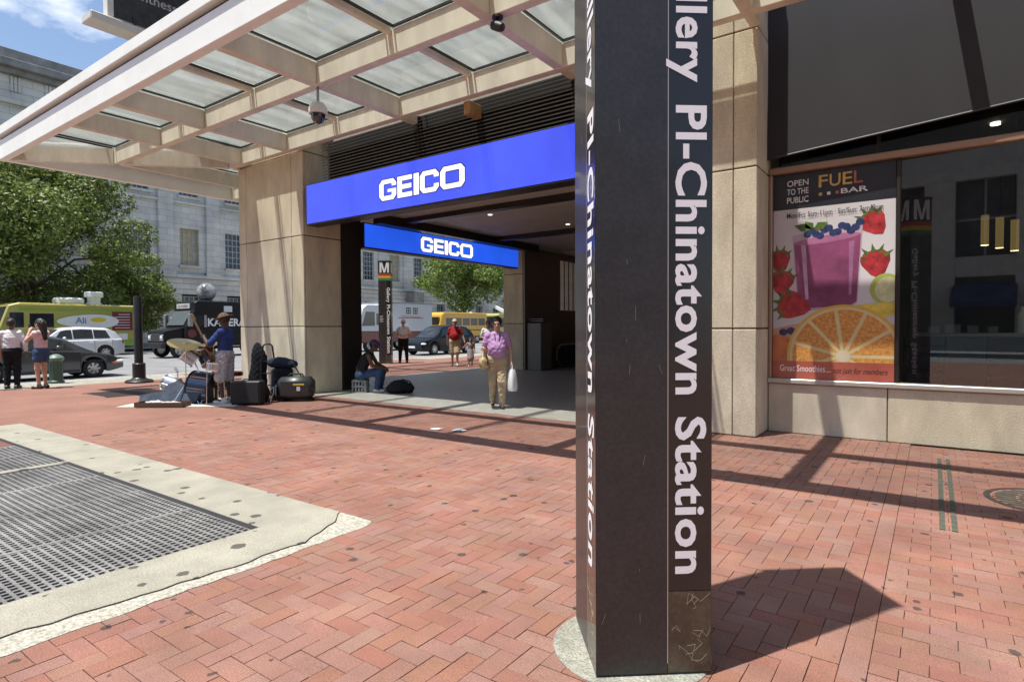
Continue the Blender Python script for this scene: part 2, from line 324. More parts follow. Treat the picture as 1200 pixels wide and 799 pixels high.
for cx, cy, ro in cells:
    if not (-.05 < cy < 8.95 and cx < 3.0): continue
    if cx < -3.54 and cy < 2.93: continue            # under the slab and grates
    if cy > 8.25 and cx < -3.0: continue
    good.append((cx, cy, ro))
sc_ = []
for n, (cx, cy, ro) in enumerate(good):
    px, py, z = proj((cx, cy, 0))
    vis = z > .3 and -20 < px < 1220 and py < 815 and not (676 < px < 832 and py < 782)
    sc_.append((1/(z**3) if vis else 0, n))
top = set(n for s_, n in sorted(sc_, reverse=True)[:300])
mesh_c = {}
for ro, (w, l) in enumerate(((U, 2*U), (U, 2*U), (U, 2*U), (U, U))):
    vs, fs = brick_mesh(w, l); me = bpy.data.meshes.new('brick'); me.from_pydata(vs, [], fs); me.materials.append(BRICK); mesh_c[ro] = me
rest = MB()
for n, (cx, cy, ro) in enumerate(good):
    rz = (R(90) if ro == 1 else 0)+random.gauss(0, .006); dz = random.uniform(-.002, .0008); tx, ty = random.gauss(0, .005), random.gauss(0, .004)
    mt = Matrix.Translation((cx, cy, dz)) @ Matrix.Rotation(rz, 4, 'Z') @ Matrix.Rotation(tx, 4, 'X') @ Matrix.Rotation(ty, 4, 'Y')
    if n in top:
        o = bpy.data.objects.new('brick', mesh_c[ro]); COL.objects.link(o); o.parent = pave; o.matrix_local = mt
    else:
        me = mesh_c[ro]; rest.add([mt @ v.co for v in me.vertices], [p.vertices for p in me.polygons])
o = rest.build('brick_field', BRICK, pave, fix=False); o['kind'] = 'stuff'
# ---- slab with grates
SX0, SX1, SY0, SY1 = -11.75, -3.45, -1.6, 3.04
G1, G2, GY0, GY1 = (-7.85, -4.08), (-11.25, -7.97), -1.3, 2.46
slab = thing('concrete_surround', 'pale concrete slab around two sidewalk grates with a cracked edge', 'slab', ((SX0+SX1)/2, 1, 0))
m = MB(); m.cbox(SX0, -4.09, GY1, SY1, -.2, .008, .006); m.cbox(SX0, G2[0], SY0, GY1-.001, -.2, .008, .004); m.cbox(G2[1], G1[0], GY0, GY1-.001, -.2, .0085, .004); m.cbox(G2[0]+.001, -4.1, SY0, GY0, -.2, .008, .004)
m.build('slab', CONC, slab, world=True)
random.seed(3); ys = [SY0+i*(2.86-SY0)/44 for i in range(45)]
cr = [-3.60-.05*math.sin(y*2.1)+random.uniform(-.022, .022)-(.14*max(0, (y-2.45)/.4)) for y in ys]
ed = [SX1+random.uniform(-.018, .006) for _ in ys]
ys += [2.93, 2.985, SY1-.004]; cr += [-3.80, -3.86, -3.90]; ed += [SX1-.012, SX1-.03, SX1-.07]; x0 = G1[1]-.01
m = MB()
for (c0, y0), (c1, y1) in zip(list(zip(cr, ys))[:-1], list(zip(cr, ys))[1:]): m.add([(x0, y0, .01), (c0-.005, y0, .01), (c1-.005, y1, .01), (x0, y1, .01), (c0-.003, y0, -.1), (c1-.003, y1, -.1)], [(0, 1, 2, 3), (1, 4, 5, 2)])
m.build('slab', CONC, slab, world=True)
m = MB(); rw = [random.uniform(-.004, .003) for _ in ys]; ix = range(len(ys)-1)
for i in ix:
    a0, a1, b0, b1 = cr[i]+.007, cr[i+1]+.007, ed[i], ed[i+1]; y0, y1 = ys[i], ys[i+1]
    m.add([(a0, y0, .005), ((a0+b0)/2, y0, .008+rw[i]), (b0, y0, .003), (a1, y1, .005), ((a1+b1)/2, y1, .008+rw[i+1]), (b1, y1, .003), (b0+.004, y0, -.1), (b1+.004, y1, -.1), (a0, y0, -.1), (a1, y1, -.1)], [(0, 1, 4, 3), (1, 2, 5, 4), (2, 6, 7, 5), (8, 0, 3, 9)])
o = m.build('broken_edge', CONC2, slab, world=True); o['label'] = 'crumbling light strip along the slab edge'
random.seed(11)
for (gx0, gx1), lab in ((G1, 'large steel sidewalk grate nearest the cracked slab corner'), (G2, 'steel sidewalk grate beyond the narrow concrete divider, cut by the picture edge')):
    g = thing('sidewalk_grate', lab, 'grate', ((gx0+gx1)/2, .6, 0), group='sidewalk grates in the slab')
    m = MB(); x0, x1, y0, y1 = gx0, gx1, GY0, GY1; e = .055
    m.box(x0, x1, y1-e, y1-.002, -.06, .003); m.box(x0, x1, y0+.002, y0+.03, -.06, .003); m.box(x0+.002, x0+.03, y0+.03, y1-e, -.06, .003); m.box(x1-.03, x1-.002, y0+.03, y1-e, -.06, .003)
    m.build('frame', M('grate_frame', (.05, .05, .055), .5, metal=.5), g, world=True)
    m = MB(); p = .054
    nx = int((x1-x0-.07)/p); ny = int((y1-y0-.1)/p)
    for i in range(nx+1): x = x0+.035+i*(x1-x0-.07)/nx; m.box(x-.0095, x+.0095, y0+.03, y1-e, -.02, .0)
    for i in range(ny+1): y = y0+.035+i*(y1-y0-e-.04)/ny; m.box(x0+.03, x1-.03, y-.0095, y+.0095, -.019, -.0008)
    for k in range(1, 4): x = x0+k*(x1-x0)/4; m.box(x-.016, x+.016, y0+.03, y1-e, -.036, .0012)
    o = m.build('bar_grid', GRATE, g, world=True); o['kind'] = 'stuff'
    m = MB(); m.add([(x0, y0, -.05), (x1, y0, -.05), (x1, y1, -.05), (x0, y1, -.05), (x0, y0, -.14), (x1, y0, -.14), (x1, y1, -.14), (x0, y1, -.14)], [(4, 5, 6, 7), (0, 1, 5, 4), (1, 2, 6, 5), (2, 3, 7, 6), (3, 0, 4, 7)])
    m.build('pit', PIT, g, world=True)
# ---- trench drain and manhole cover
d = thing('trench_drain', 'narrow green corroded metal drain strip set in the brick', 'drain', (.11, 6.7, 0))
VERD = M('verdigris_bronze', (.075, .08, .06), .7, metal=.1, var=.4, sc=14)
m = MB(); m.box(.05, .085, 5.3, 8.1, -.03, .006); m.box(.125, .16, 5.3, 8.1, -.03, .006); m.build('rail', VERD, d, world=True)
m = MB(); m.box(.0851, .1249, 5.3, 8.1, -.03, -.008); m.build('slot', PIT, d, world=True)
mc = thing('manhole_cover', 'round slotted iron cover at the picture edge near the drain', 'manhole', (.83, 6.62, 0))
m = MB(); m.lathe([(0, -.02), (.455, -.02), (.46, .003), (.42, .006), (.41, -.004), (0, -.004)], (0, 0, 0), 40); m.build('rim', M('cast_iron', (.07, .06, .05), .6, metal=.5, var=.4, sc=12), mc, smooth=True)
m = MB()
for i in range(-5, 6):
    y = i*.075; hw = math.sqrt(max(0, .40**2-y*y)); x = -hw+.02
    while x < hw-.05: x1 = min(x+.14, hw-.02); m.box(x+(i % 2)*.0, x1, y-.026, y+.026, -.004, .004); x += .165
    m.box(-hw, hw, y-.037, y-.03, -.004, .0035)
o = m.build('slotted_plate', M('cast_iron_plate', (.13, .105, .08), .6, metal=.4, var=.4, sc=12), mc); o['kind'] = 'stuff'
# ================================================================ ARENA BUILDING over the station entrance
FY = 8.0
B = thing('arena_building', 'beige stone arena corner with an open passage to the station', 'building', (-12.7, 9, 0))
def panels(name, xs, zs, y, th, face, par):     # cladding on a plane; face 'y-','x+','x-'
    for a, b in zip(xs[:-1], xs[1:]):
        for c, d_ in zip(zs[:-1], zs[1:]):
            m = MB(); g = .006; a_, b_, c_, e_ = a+g, b-g, c+g*1.8, d_-g*1.8
            if face == 'y-': m.cbox(a_, b_, y, y+th, c_, e_, .008)
            elif face == 'y+': m.cbox(a_, b_, y-th, y, c_, e_, .008)
            elif face == 'x+': m.cbox(y-th, y, a_, b_, c_, e_, .008)
            else: m.cbox(y, y+th, a_, b_, c_, e_, .008)
            m.build(name, STONE, par, world=True)
ZS = [0, 1.525, 3.56, 5.42, 7.4]
col = sub('column', B); m = MB(); m.box(-14.02, -11.45, FY+.03, 9.0, 0, 14); m.build('core', STONEB, col, world=True)
panels('stone_panel', [-14.05, -13.72, -11.86, -11.42], ZS, FY, .05, 'y-', col)
panels('stone_panel', [FY+.052, 9.02], ZS, -11.42, .05, 'x+', col); panels('stone_panel', [FY+.052, 9.02], ZS, -14.05, .05, 'x-', col)
pil = sub('pillar', B); m = MB(); m.box(-3.27, -1.94, 8.28, 9.6, 0, 14); m.build('core', STONEB, pil, world=True)
panels('stone_panel', [-3.3, -2.22, -1.91], [0, 1.457, 3.606, 5.42, 7.4], 8.25, .05, 'y-', pil)
panels('stone_panel', [8.302, 9.6], [0, 1.457, 3.606, 5.42, 7.4], -1.91, .05, 'x+', pil)
# steel post beside the column, far column, dark inner walls
m = MB(); m.box(-11.95, -11.38, 9.022, 9.58, 0, 4.2); m.build('steel_post', DARKST, B, world=True)
fc = sub('far_column', B); m = MB(); m.box(-12.22, -11.43, 16.63, 18.0, 0, 4.2); m.build('core', STONEB, fc, world=True)
panels('stone_panel', [-12.25, -11.42], [0, 1.6, 3.3, 4.2], 16.6, .05, 'y-', fc); panels('stone_panel', [16.66, 17.9], [0, 1.6, 3.3, 4.2], -12.25, .05, 'x-', fc)
m = MB(); m.box(-11.425, -11.35, 16.62, 18.9, 0, 4.2); m.box(-11.42, -11.36, 18.9, 22, 0, 2.1); m.box(-11.42, -11.36, 18.9, 22, 3.95, 4.2); m.build('granite_wall', GRAN, B, world=True)
for i in range(9):
    m = MB(); m.cyl((-11.39, 19.0+i*.33, 2.1), (-11.39, 19.0+i*.33, 3.95), .02, n=8); m.build('window_bar', DARKST, B, world=True)
m = MB(); m.box(-11.42, -3.3, 22, 22.2, 0, 4.2); m.box(-3.3, -3.1, 9.6, 22, 0, 4.2); m.build('passage_wall', STONE, B, world=True)  # hidden walls, pale stone chosen to bounce light into the passage
# soffit in long strips with recessed lamps
for i in range(13):
    y0 = 8.32+i*1.05; m = MB(); m.box(-13.4, -3.3, y0, min(y0+1.03, 22), 4.2, 4.26); m.build('soffit_panel', SOFF, B, world=True)
m = MB(); m.box(-13.4, -3.3, 8.3, 22, 4.27, 4.5); m.build('soffit_deck', PIT, B, world=True)
for y in (10.4, 14.2): m = MB(); m.box(-11.2, -3.3, y, y+.22, 4.08, 4.198); m.build('soffit_beam', DARKST, B, world=True)
m = MB(); m.box(-11.0, -10.75, 9.65, 16.6, 3.98, 4.198); m.build('soffit_beam', DARKST, B, world=True)
for x, y in ((-8.72, 11.3), (-7.9, 13.6), (-6.2, 11.0)):
    l = MB(); l.cyl((x, y, 4.185), (x, y, 4.199), (.055), n=16); l.build('soffit_lamp', emis('soffit_lamp_glow', (1, .93, .75), 1.2), B, world=True)
# upper walls above
m = MB(); m.box(-14.0, -1.92, 8.62, 9.2, 5.6, 22); m.box(-1.92, 9, 8.85, 9.2, 5.6, 22); m.box(-14.0, -13.4, 9.2, 30, 4.3, 22); m.box(-13.4, -11.4, 22.2, 30, 0, 4.3); m.build('upper_wall', M('upper_wall', (.40, .37, .32), .8, var=.15), B, world=True)
for i in range(8):
    m = MB(); m.box(-13.6+i*2.7, -11.3+i*2.7, 8.58 if i < 4 else 8.8, 8.619 if i < 4 else 8.849, 7.2, 9.6); m.build('upper_window', M('upper_pane', (.05, .06, .07), .1) if i == 0 else bpy.data.materials['upper_pane'], B, world=True)
# louvers between sign and canopy
gr = sub('louver_grille', B); m = MB(); m.box(-11.07, -3.3, 8.42, 8.6, 4.25, 5.6); m.build('backing', PIT, gr, world=True)
for i in range(15):
    z = 4.66+i*.066; m = MB(); m.add([(-11.06, 8.25, z), (-3.31, 8.25, z), (-3.31, 8.34, z+.05), (-11.06, 8.34, z+.05), (-11.06, 8.25, z+.018), (-3.31, 8.25, z+.018), (-3.31, 8.34, z+.062), (-11.06, 8.34, z+.062)], [(0, 1, 2, 3), (4, 7, 6, 5), (0, 4, 5, 1), (3, 2, 6, 7), (0, 3, 7, 4), (1, 5, 6, 2)])
    m.build('slat', LOUV, gr, world=True)
for x in (-8.2, -4.75): m = MB(); m.box(x-.03, x+.03, 8.342, 8.40, 4.6, 5.6); m.build('mullion', LOUV, gr, world=True)
# shop front: stone base, sill, frames, panes
base = sub('window_base', B)
for x0, x1 in ((-1.905, -.47), (-.47, 2.1), (2.1, 4.6)):
    m = MB(); m.cbox(x0+.005, x1-.005, 8.9, 9.0, 0.0, .685, .01); m.build('stone_panel', STONE, base, world=True)
m = MB(); m.box(-1.9, 4.6, 8.97, 9.05, 0, .68); m.build('core', STONEB, base, world=True)
FRM = M('bronze_frame', (.36, .24, .17), .4, metal=.35, var=.06); SILL = M('sill_aluminium', (.55, .52, .47), .4, metal=.4, var=.06)
m = MB(); m.cbox(-1.905, 4.6, 8.86, 9.04, .69, .755, .01); m.build('window_sill', SILL, B, world=True)
m = MB(); m.cbox(-1.905, 4.6, 8.88, 9.03, 3.60, 3.69, .01); m.build('window_head', FRM, B, world=True)
m = MB(); m.cbox(-1.905, -1.86, 8.885, 9.02, .757, 3.598, .01); m.build('window_jamb', FRM, B, world=True)
m = MB(); m.cbox(-.40, -.355, 8.935, 9.02, .757, 3.598, .008); m.build('window_mullion', DARKST, B, world=True)
m = MB(); m.prism([(-.353, 8.995), (1.6, 8.888), (1.6, 8.894), (-.353, 9.001)], .756, 3.599, lambda a, b, h: (a, b, h)); m.build('window_pane', WGLASS, B, world=True)
m = MB(); m.cbox(1.602, 1.65, 8.88, 9.02, .757, 3.598, .008); m.build('window_mullion', DARKST, B, world=True)
m = MB(); m.box(1.652, 4.6, 8.975, 8.985, .756, 3.599); m.build('window_pane', WGLASS, B, world=True)
m = MB(); m.box(-1.9, 4.6, 8.985, 8.995, 3.692, 4.6); m.build('transom_pane', TGLASS, B, world=True)
m = MB(); m.box(-.62, -.58, 8.96, 9.03, 3.70, 4.6); m.build('transom_mullion', DARKST, B, world=True)
# shop room behind the glass
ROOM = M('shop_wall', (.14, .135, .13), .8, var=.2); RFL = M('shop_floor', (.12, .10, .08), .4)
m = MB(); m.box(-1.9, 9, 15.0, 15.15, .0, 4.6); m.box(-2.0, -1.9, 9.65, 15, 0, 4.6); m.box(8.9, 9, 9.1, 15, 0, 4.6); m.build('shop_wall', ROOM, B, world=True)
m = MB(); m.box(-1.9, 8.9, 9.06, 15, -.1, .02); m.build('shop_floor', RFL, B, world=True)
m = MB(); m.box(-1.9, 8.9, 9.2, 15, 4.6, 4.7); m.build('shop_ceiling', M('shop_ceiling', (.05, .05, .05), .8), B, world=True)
for x, y in ((.35, 10.2), (.75, 11.8), (2.2, 10.5), (1.4, 12.6)):
    m = MB(); m.cyl((x, y, 4.57), (x, y, 4.6), .07, n=12); m.build('shop_downlight', emis('shop_light', (1, .85, .65), 5), B, world=True)
# ================================================================ GLASS CANOPY
cn = thing('glass_canopy', 'beige beamed glass canopy wrapping the building corner over the pavement', 'canopy', (-12, 6, 5.4))
Z0, Z1 = 5.40, 5.76; YF, YM, YT = 4.27, 6.03, 7.83; XF, XM, XT = -17.6, -15.84, -14.04; XR = 6.2; YB = 30
def beam(x0, x1, y0, y1, z0=Z0, z1=Z1, mat=BEAM, name='beam'):
    m = MB(); m.cbox(x0, x1, y0, y1, z0, z1, .008); return m.build(name, mat, cn, world=True)
w = .075
beam(XF-.05, XR, YF-.02, YF+.13, 5.40, 5.83, FASC, 'fascia'); beam(XF-.05, XF+.13, YF+.131, YB, 5.40, 5.83, FASC, 'fascia')
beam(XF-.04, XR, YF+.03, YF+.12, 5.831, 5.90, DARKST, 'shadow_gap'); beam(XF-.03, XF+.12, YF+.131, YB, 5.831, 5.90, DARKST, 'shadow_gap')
beam(XF-.10, XR, YF-.08, YF+.16, 5.901, 6.10, FASC, 'fascia_cap'); beam(XF-.10, XF+.16, YF+.161, YB, 5.901, 6.10, FASC, 'fascia_cap')
beam(XM, XR, YM-w, YM+w); beam(XM-w, XM+w, YM+w+.003, YB); beam(XT, XR, YT-w, YT+w); beam(XT-w, XT+w, YT+w+.003, YB)
XC = [-13.55, -11.7, -8.17, -4.66, -1.93, .2, 3.4]
for x in XC:
    for y0, y1 in ((YF+.132, YM-w-.002), (YM+w+.002, YT-w-.002)):
        if x != .2: beam(x-.08, x+.08, y0, y1, Z0+.003, Z1-.01)
    if x in (-8.17, -4.66, -1.93, .2): beam(x-.07, x+.07, YT+w+.002, {-1.93: 8.2, .2: 8.76}.get(x, 8.24), Z0+.004, 5.58)
for x in (-6.6, -3.3): beam(x-.07, x+.07, YT+.08, 8.24, 5.17, 5.398, M('timber_block', (.42, .26, .11), .6, var=.25, sc=9) if x == -6.6 else bpy.data.materials['timber_block'], 'bracket')
for y in (9.8, 13.3, 16.8, 20.3):
    for x0, x1 in ((XF+.132, XM-w-.002), (XM+w+.002, XT-w-.002)): beam(x0, x1, y-.08, y+.08, Z0+.003, Z1-.01)
for a, b in (((XF+.1, YF+.1), (XM, YM)), ((XM, YM), (XT, YT))):
    m = MB(); q0, q1 = Vector(a+(5.578,)), Vector(b+(5.578,)); dd = (q1-q0).normalized()*.06; m.beam(q0+dd, q1-dd, .15, .352); m.build('hip_beam', BEAM, cn, world=True)
for x in (-12.6, -9.95, -6.4, -3.3):
    if x > -13: beam(x-.04, x+.04, YF+.132, YM-w-.002, 5.70, 5.80, BEAM, 'purlin'); beam(x-.04, x+.04, YM+w+.002, YT-w-.002, 5.70, 5.80, BEAM, 'purlin')
GZ = 5.803
def pane(x0, x1, y0, y1):
    m = MB(); m.box(x0+.012, x1-.012, y0+.012, y1-.012, GZ, GZ+.012); m.build('glass_pane', CGLASS, cn, world=True)
    m = MB(); a, b, c, d_ = x0+.075, x1-.075, y0+.075, y1-.075
    for q in ((a, b, c, c+.03), (a, b, d_-.03, d_), (a, a+.03, c+.031, d_-.031), (b-.03, b, c+.031, d_-.031)): m.box(*q, GZ-.035, GZ-.001)
    m.build('gasket', DARKST, cn, world=True)
xs = sorted([x for x in XC if x != .2]+[-12.6, -9.95, -6.4, -3.3, XR, XT]); 
for a, b in zip(xs[:-1], xs[1:]): pane(a, b, YM, YT)
xs = [XM]+xs
for a, b in zip(xs[:-1], xs[1:]): pane(a, b, YF+.16, YM)
for a, b in zip([XT]+XC[:-1], XC): pane(a, b, YT, 8.6) if -13.5 < a < -2 else None
ysl = [YT, 9.8, 11.55, 13.3, 15.05, 16.8, 18.5, 20.3]
for a, b in zip(ysl[:-1], ysl[1:]): pane(XM, XT, a, b); pane(XF+.16, XM, a, b)
pane(XM, XT, YM, YT); pane(XF+.16, XM, YM, YT); pane(XF+.16, XM, YF+.16, YM)
# ================================================================ LED SIGNS with block letters
def ring(m, x0, x1, y0, y1, tx, ty, c, kind, z0, z1):
    ci = max(c-ty*.75, .012)
    O = [(x1, y0+c), (x1, y1-c), (x1-c, y1), (x0+c, y1), (x0, y1-c), (x0, y0+c), (x0+c, y0), (x1-c, y0)]
    a0, a1, b0, b1 = x0+tx, x1-tx, y0+ty, y1-ty
    I = [(a1, b0+ci), (a1, b1-ci), (a1-ci, b1), (a0+ci, b1), (a0, b1-ci), (a0, b0+ci), (a0+ci, b0), (a1-ci, b0)]
    id_ = lambda a, b, h: (a, b, h); hh = y1-y0
    for i in range(8):
        j = (i+1) % 8
        if i == 0 and kind in 'CG':
            yl = y0+hh*(.36 if kind == 'C' else .52); yh = y1-hh*.34
            m.prism([O[0], (x1, yl), (a1, yl), I[0]], z0, z1, id_); m.prism([I[1], (a1, yh), (x1, yh), O[1]], z0, z1, id_)
            if kind == 'G': m.prism([((x0+x1)/2, y0+hh*.38), (a1, y0+hh*.38), (a1, yl), ((x0+x1)/2, yl)], z0, z1, id_)
        else: m.prism([O[i], O[j], I[j], I[i]], z0, z1, id_)
def block_letters(ch, x0, x1, h, e, z0, z1):
    m = MB(); wd = x1-x0; tx, ty, c = h*.30+2*e, h*.215+2*e, h*.2; a, b, y0, y1 = x0-e, x1+e, -e, h+e
    if ch in 'GCO': ring(m, a, b, y0, y1, tx, ty, c, ch, z0, z1)
    elif ch == 'I': m.box(a, b, y0, y1, z0, z1)
    else:
        m.box(a, a+tx, y0, y1, z0, z1)
        for k, f in ((y0, 1), (h/2-ty/2+0, .93), (y1-ty, 1)): m.box(a+tx, a+tx+(wd+2*e-tx)*f, k, k+ty, z0, z1)
    return m
def led(name_label, loc, ox, length, z0, z1, mats, lx0, lw, lh, lz, ux, un):
    s = thing('led_sign', name_label, 'sign', loc)
    put = lambda m: m.moved((ox[0]-loc[0], ox[1]-loc[1], 0-loc[2]), ux, (0, 0, 1), un)
    m = MB(); m.cbox(-.03, length+.03, z0-.035, z1+.03, -.32, -.012, .01); put(m).build('housing', DARKST, s)
    m = MB(); n = 10
    for i in range(n):
        m = MB(); m.box(length*i/n+.001, length*(i+1)/n-.001, z0, z1, -.011, 0); put(m).build('screen_panel', mats[0], s)
    tot = 297.; spans = (('G', 0, 64), ('E', 69, 122), ('I', 128, 146), ('C', 150, 214), ('O', 219, 297))
    for ch, a, b in spans:
        k = lw/tot
        m = block_letters(ch, lx0+a*k, lx0+b*k, lh, .018, .001, .003); m.tf(lambda x, y, z: (x, y+lz, z)); put(m).build('letter_outline', LEDO, s)
        m = block_letters(ch, lx0+a*k, lx0+b*k, lh, 0, .003, .006); m.tf(lambda x, y, z: (x, y+lz, z)); put(m).build('letter', LEDW, s)
    return s
led('long blue lit sign with white letters over the front entrance', (-7, FY-.06, 3.75), (-11.2, FY-.06, 0), 7.9, 3.77, 4.60, (LEDB,), -8.86+11.2, 2.18, .40, 3.96, (1, 0, 0), (0, -1, 0))
led('blue lit sign with white letters over the rear side opening', (-11.25, 13, 3.45), (-11.25, 9.60, 0), 6.5, 3.46, 4.02, (LEDB2,), 11.52-9.60, 2.2, .40, 3.54, (0, 1, 0), (1, 0, 0))
# ================================================================ STATION PYLONS
CA, CB = Vector((-1.43, 2.54, 0)), Vector((-1.15, 2.205, 0)); W_ = .50
uy = Vector((math.cos(R(39)), math.sin(R(39)), 0)); ux = Vector((uy.y, -uy.x, 0))   # uy: right along text face, ux: towards B from A
STR = [M('stripe_red', (.42, .06, .03), .4), M('stripe_yellow', (.72, .45, .04), .4), M('stripe_green', (.06, .22, .10), .4)]
def pylon(label, base, extra=False):
    p = thing('station_pylon', label, 'pylon', base, group=None); H_ = 4.2
    # local frame: corner B at -uy*W/2 - ... build with a square centred on base
    cs = [(-.5, -.5), (.5, -.5), (.5, .5), (-.5, .5)]
    a, b = uy, Vector((-uy.y, uy.x, 0))         # a: right along face 0, b: inwards
    P = lambda s_, t_, z: tuple(a*s_+b*t_+Vector((0, 0, z)))
    h = W_/2; m = MB(); g = .006
    m.prism([(-h+g, -h+g), (h-g, -h+g), (h-g, h-g), (-h+g, h-g)], .012, H_-.02, lambda s_, t_, z: P(s_, t_, z)); m.build('core', DARKST, p)
    m = MB(); m.prism([(-h-.01, -h-.01), (h+.01, -h-.01), (h+.01, h+.01), (-h-.01, h+.01)], H_-.02, H_+.01, P); m.build('cap', PYL, p)
    m = MB(); m.lathe([(0, -.1), (.362, -.1), (.362, .004), (.355, .009), (0, .009)], (-.028, -.02, 0), n=40); m.build('footing', M('pylon_footing', (.25, .245, .20), .9, var=.25, sc=12, bump=.8, grain=.35, gsc=90) if 'pylon_footing' not in bpy.data.materials else bpy.data.materials['pylon_footing'], p, smooth=True)
    for k in range(4):
        ang = k*math.pi/2; fa = a*math.cos(ang)+b*math.sin(ang); fn = a*math.sin(ang)-b*math.cos(ang); put = lambda m_: m_.moved(fn*(h-.004), fa, (0, 0, 1), fn)
        split = -h+W_*.62
        m = MB(); m.box(-h+.002, split-.002, .02, H_-.80, 0, .004); put(m).build('side_panel', PYL, p)
        m = MB(); m.box(split+.001, h-.002, .372, H_-.80, 0, .004); put(m).build('text_panel', PYLT, p)
        m = MB(); m.box(split+.001, h-.002, .02, .369, 0, .0035); put(m).build('bare_panel', PYLB, p)
        m = MB(); m.box(split-.002, split+.001, .06, H_-.8, 0, .0045); put(m).build('trim_line', SILL, p)
        m = MB(); m.box(-h+.002, h-.002, H_-.5, H_-.02, 0, .004); put(m).build('head_panel', PYLT, p)
        for i in range(3): m = MB(); m.box(-h+.002, h-.002, H_-.798+i*.099, H_-.702+i*.099, 0, .004); put(m).build('stripe', STR[2-i], p)
        t = MB(); id_ = lambda a_, b_, h_: (a_, b_+H_-.475, h_)
        for pl in ([(-.19, 0), (-.115, 0), (-.115, .42), (-.19, .42)], [(.115, 0), (.19, 0), (.19, .42), (.115, .42)], [(-.114, .42), (-.114, .28), (-.035, 0), (0, 0), (0, .11), (-.085, .42)], [(.114, .42), (.085, .42), (.001, .11), (.001, 0), (.035, 0), (.114, .28)]): t.prism(pl, .0042, .0056, id_)
        put(t).build('letter', WHITE, p)
        for s_, zt, zb, off in (('Gallery', 3.32, 2.515, .02), ('Pl-Chinatown', 2.42, 1.21, .02), ('Station', 1.115, .445, .02)):
            t = text(s_, 1., .026, .0055, space=1.06); k_ = (zt-zb)/t.w
            if s_ == 'Gallery': k_ = .57/text('Station', 1., .026, .0055, space=1.06).w; zt = zb+t.w*k_
            t.tf(lambda x, y, z: (split+.036+y*.18, zt-x*k_, z)); put(t).build('lettering', WHITE, p)
        if not extra:
            rs = random.Random(k+3); m = MB(); sp_ = split+.004; wd_ = h-.006-sp_
            for q in range(9):
                x, z = sp_+wd_*rs.uniform(.05, .6), rs.uniform(.08, .33); pts = [(x, z)]
                for r__ in range(4): x = min(max(x+rs.uniform(-.03, .05), sp_), h-.006); z = min(max(z+rs.uniform(-.035, .035), .03), .36); pts.append((x, z))
                for (xa, za), (xb, zb_) in zip(pts[:-1], pts[1:]): m.beam((xa, za, .0038), (xb, zb_, .0038), .0016, .0006, up=(0, 0, 1))
            for q in range(10):
                x, z, ln_ = rs.uniform(-h+.02, split-.02), rs.uniform(.1, 2.4), rs.uniform(.01, .06); m.beam((x, z, .0043), (x+ln_*rs.uniform(-.4, .4), z+ln_, .0043), .001, .0004, up=(0, 0, 1))
            o = put(m).build('scratches', M('scratch_tan', (.30, .26, .18), .7) if 'scratch_tan' not in bpy.data.materials else bpy.data.materials['scratch_tan'], p); o['kind'] = 'stuff'
        if extra:
            m = MB()
            for i in range(5): m.box(-h+.05, -h+.05+(.15, .12, .16, .10, .14)[i], 1.72+i*.055, 1.745+i*.055, .004, .0055)
            put(m).build('notice', M('notice_print', (.5, .5, .5), .5) if 'notice_print' not in bpy.data.materials else bpy.data.materials['notice_print'], p)
    return p
bb = Vector((-uy.y, uy.x, 0))
pylon('tall dark bronze station pylon standing close by with white lettering', Vector((-1.15, 2.205, 0))+uy*W_/2+bb*W_/2)
pylon('station pylon with white M and stripes seen through the passage', Vector((-18.4, 16.75, 0)), True)
# ================================================================ smaller fixtures on the front
dm = thing('dome_camera', 'white dome security camera hanging on a stem from the canopy', 'camera', (-8.17, YM, 5.4))
m = MB(); m.cyl((0, 0, 0), (0, 0, -.28), .022, n=10); m.build('stem', GALV, dm)
m = MB(); m.lathe([(.03, -.24), (.10, -.27), (.145, -.34), (.15, -.43), (.14, -.44), (0, -.44)], n=24); m.build('housing', M('camera_white', (.75, .75, .72), .4), dm, smooth=True)
m = MB(); m.lathe([(.115, -.441), (.11, -.5), (.08, -.56), (.03, -.59), (0, -.595)], n=24); m.build('dome', M('smoked_dome', (.02, .02, .025), .06, coat=1), dm, smooth=True)
d2 = thing('bullet_camera', 'small black security camera under the canopy joint', 'camera', (-4.5, YM-.02, 5.4))
m = MB(); m.cyl((0, 0, 0), (0, 0, -.03), .07, n=16); m.cyl((0, 0, -.03), (.02, -.02, -.1), .025, n=10); m.build('mount', BLK, d2)
m = MB(); m.lathe([(0, -.11), (.055, -.1), (.062, 0), (.05, .06), (.0, .075)], (.05, -.04, -.16), 16, M=Matrix.Rotation(R(115), 3, 'Y')); m.build('body', BLK, d2, smooth=True)
AWN = M('black_screen_cloth', (.022, .022, .025), .8, var=.22, sc=1.1, bump=.1, bsc=200, streak=.3)
aw = thing('awning_screen', 'large charcoal cloth screen hanging above the shop window', 'awning', (-.2, 8.8, 3.8))
m = MB(); m.prism([(-1.9, 3.80), (4.6, 4.33), (4.6, 5.95), (-1.9, 5.95)], 8.78, 8.80, lambda a, b, h: (a, h, b)); m.build('cloth', AWN, aw, world=True)
m = MB(); m.cyl((-1.9, 8.79, 3.80), (4.6, 8.79, 4.33), .016, n=8); m.build('hem_bar', BLK, aw, world=True)
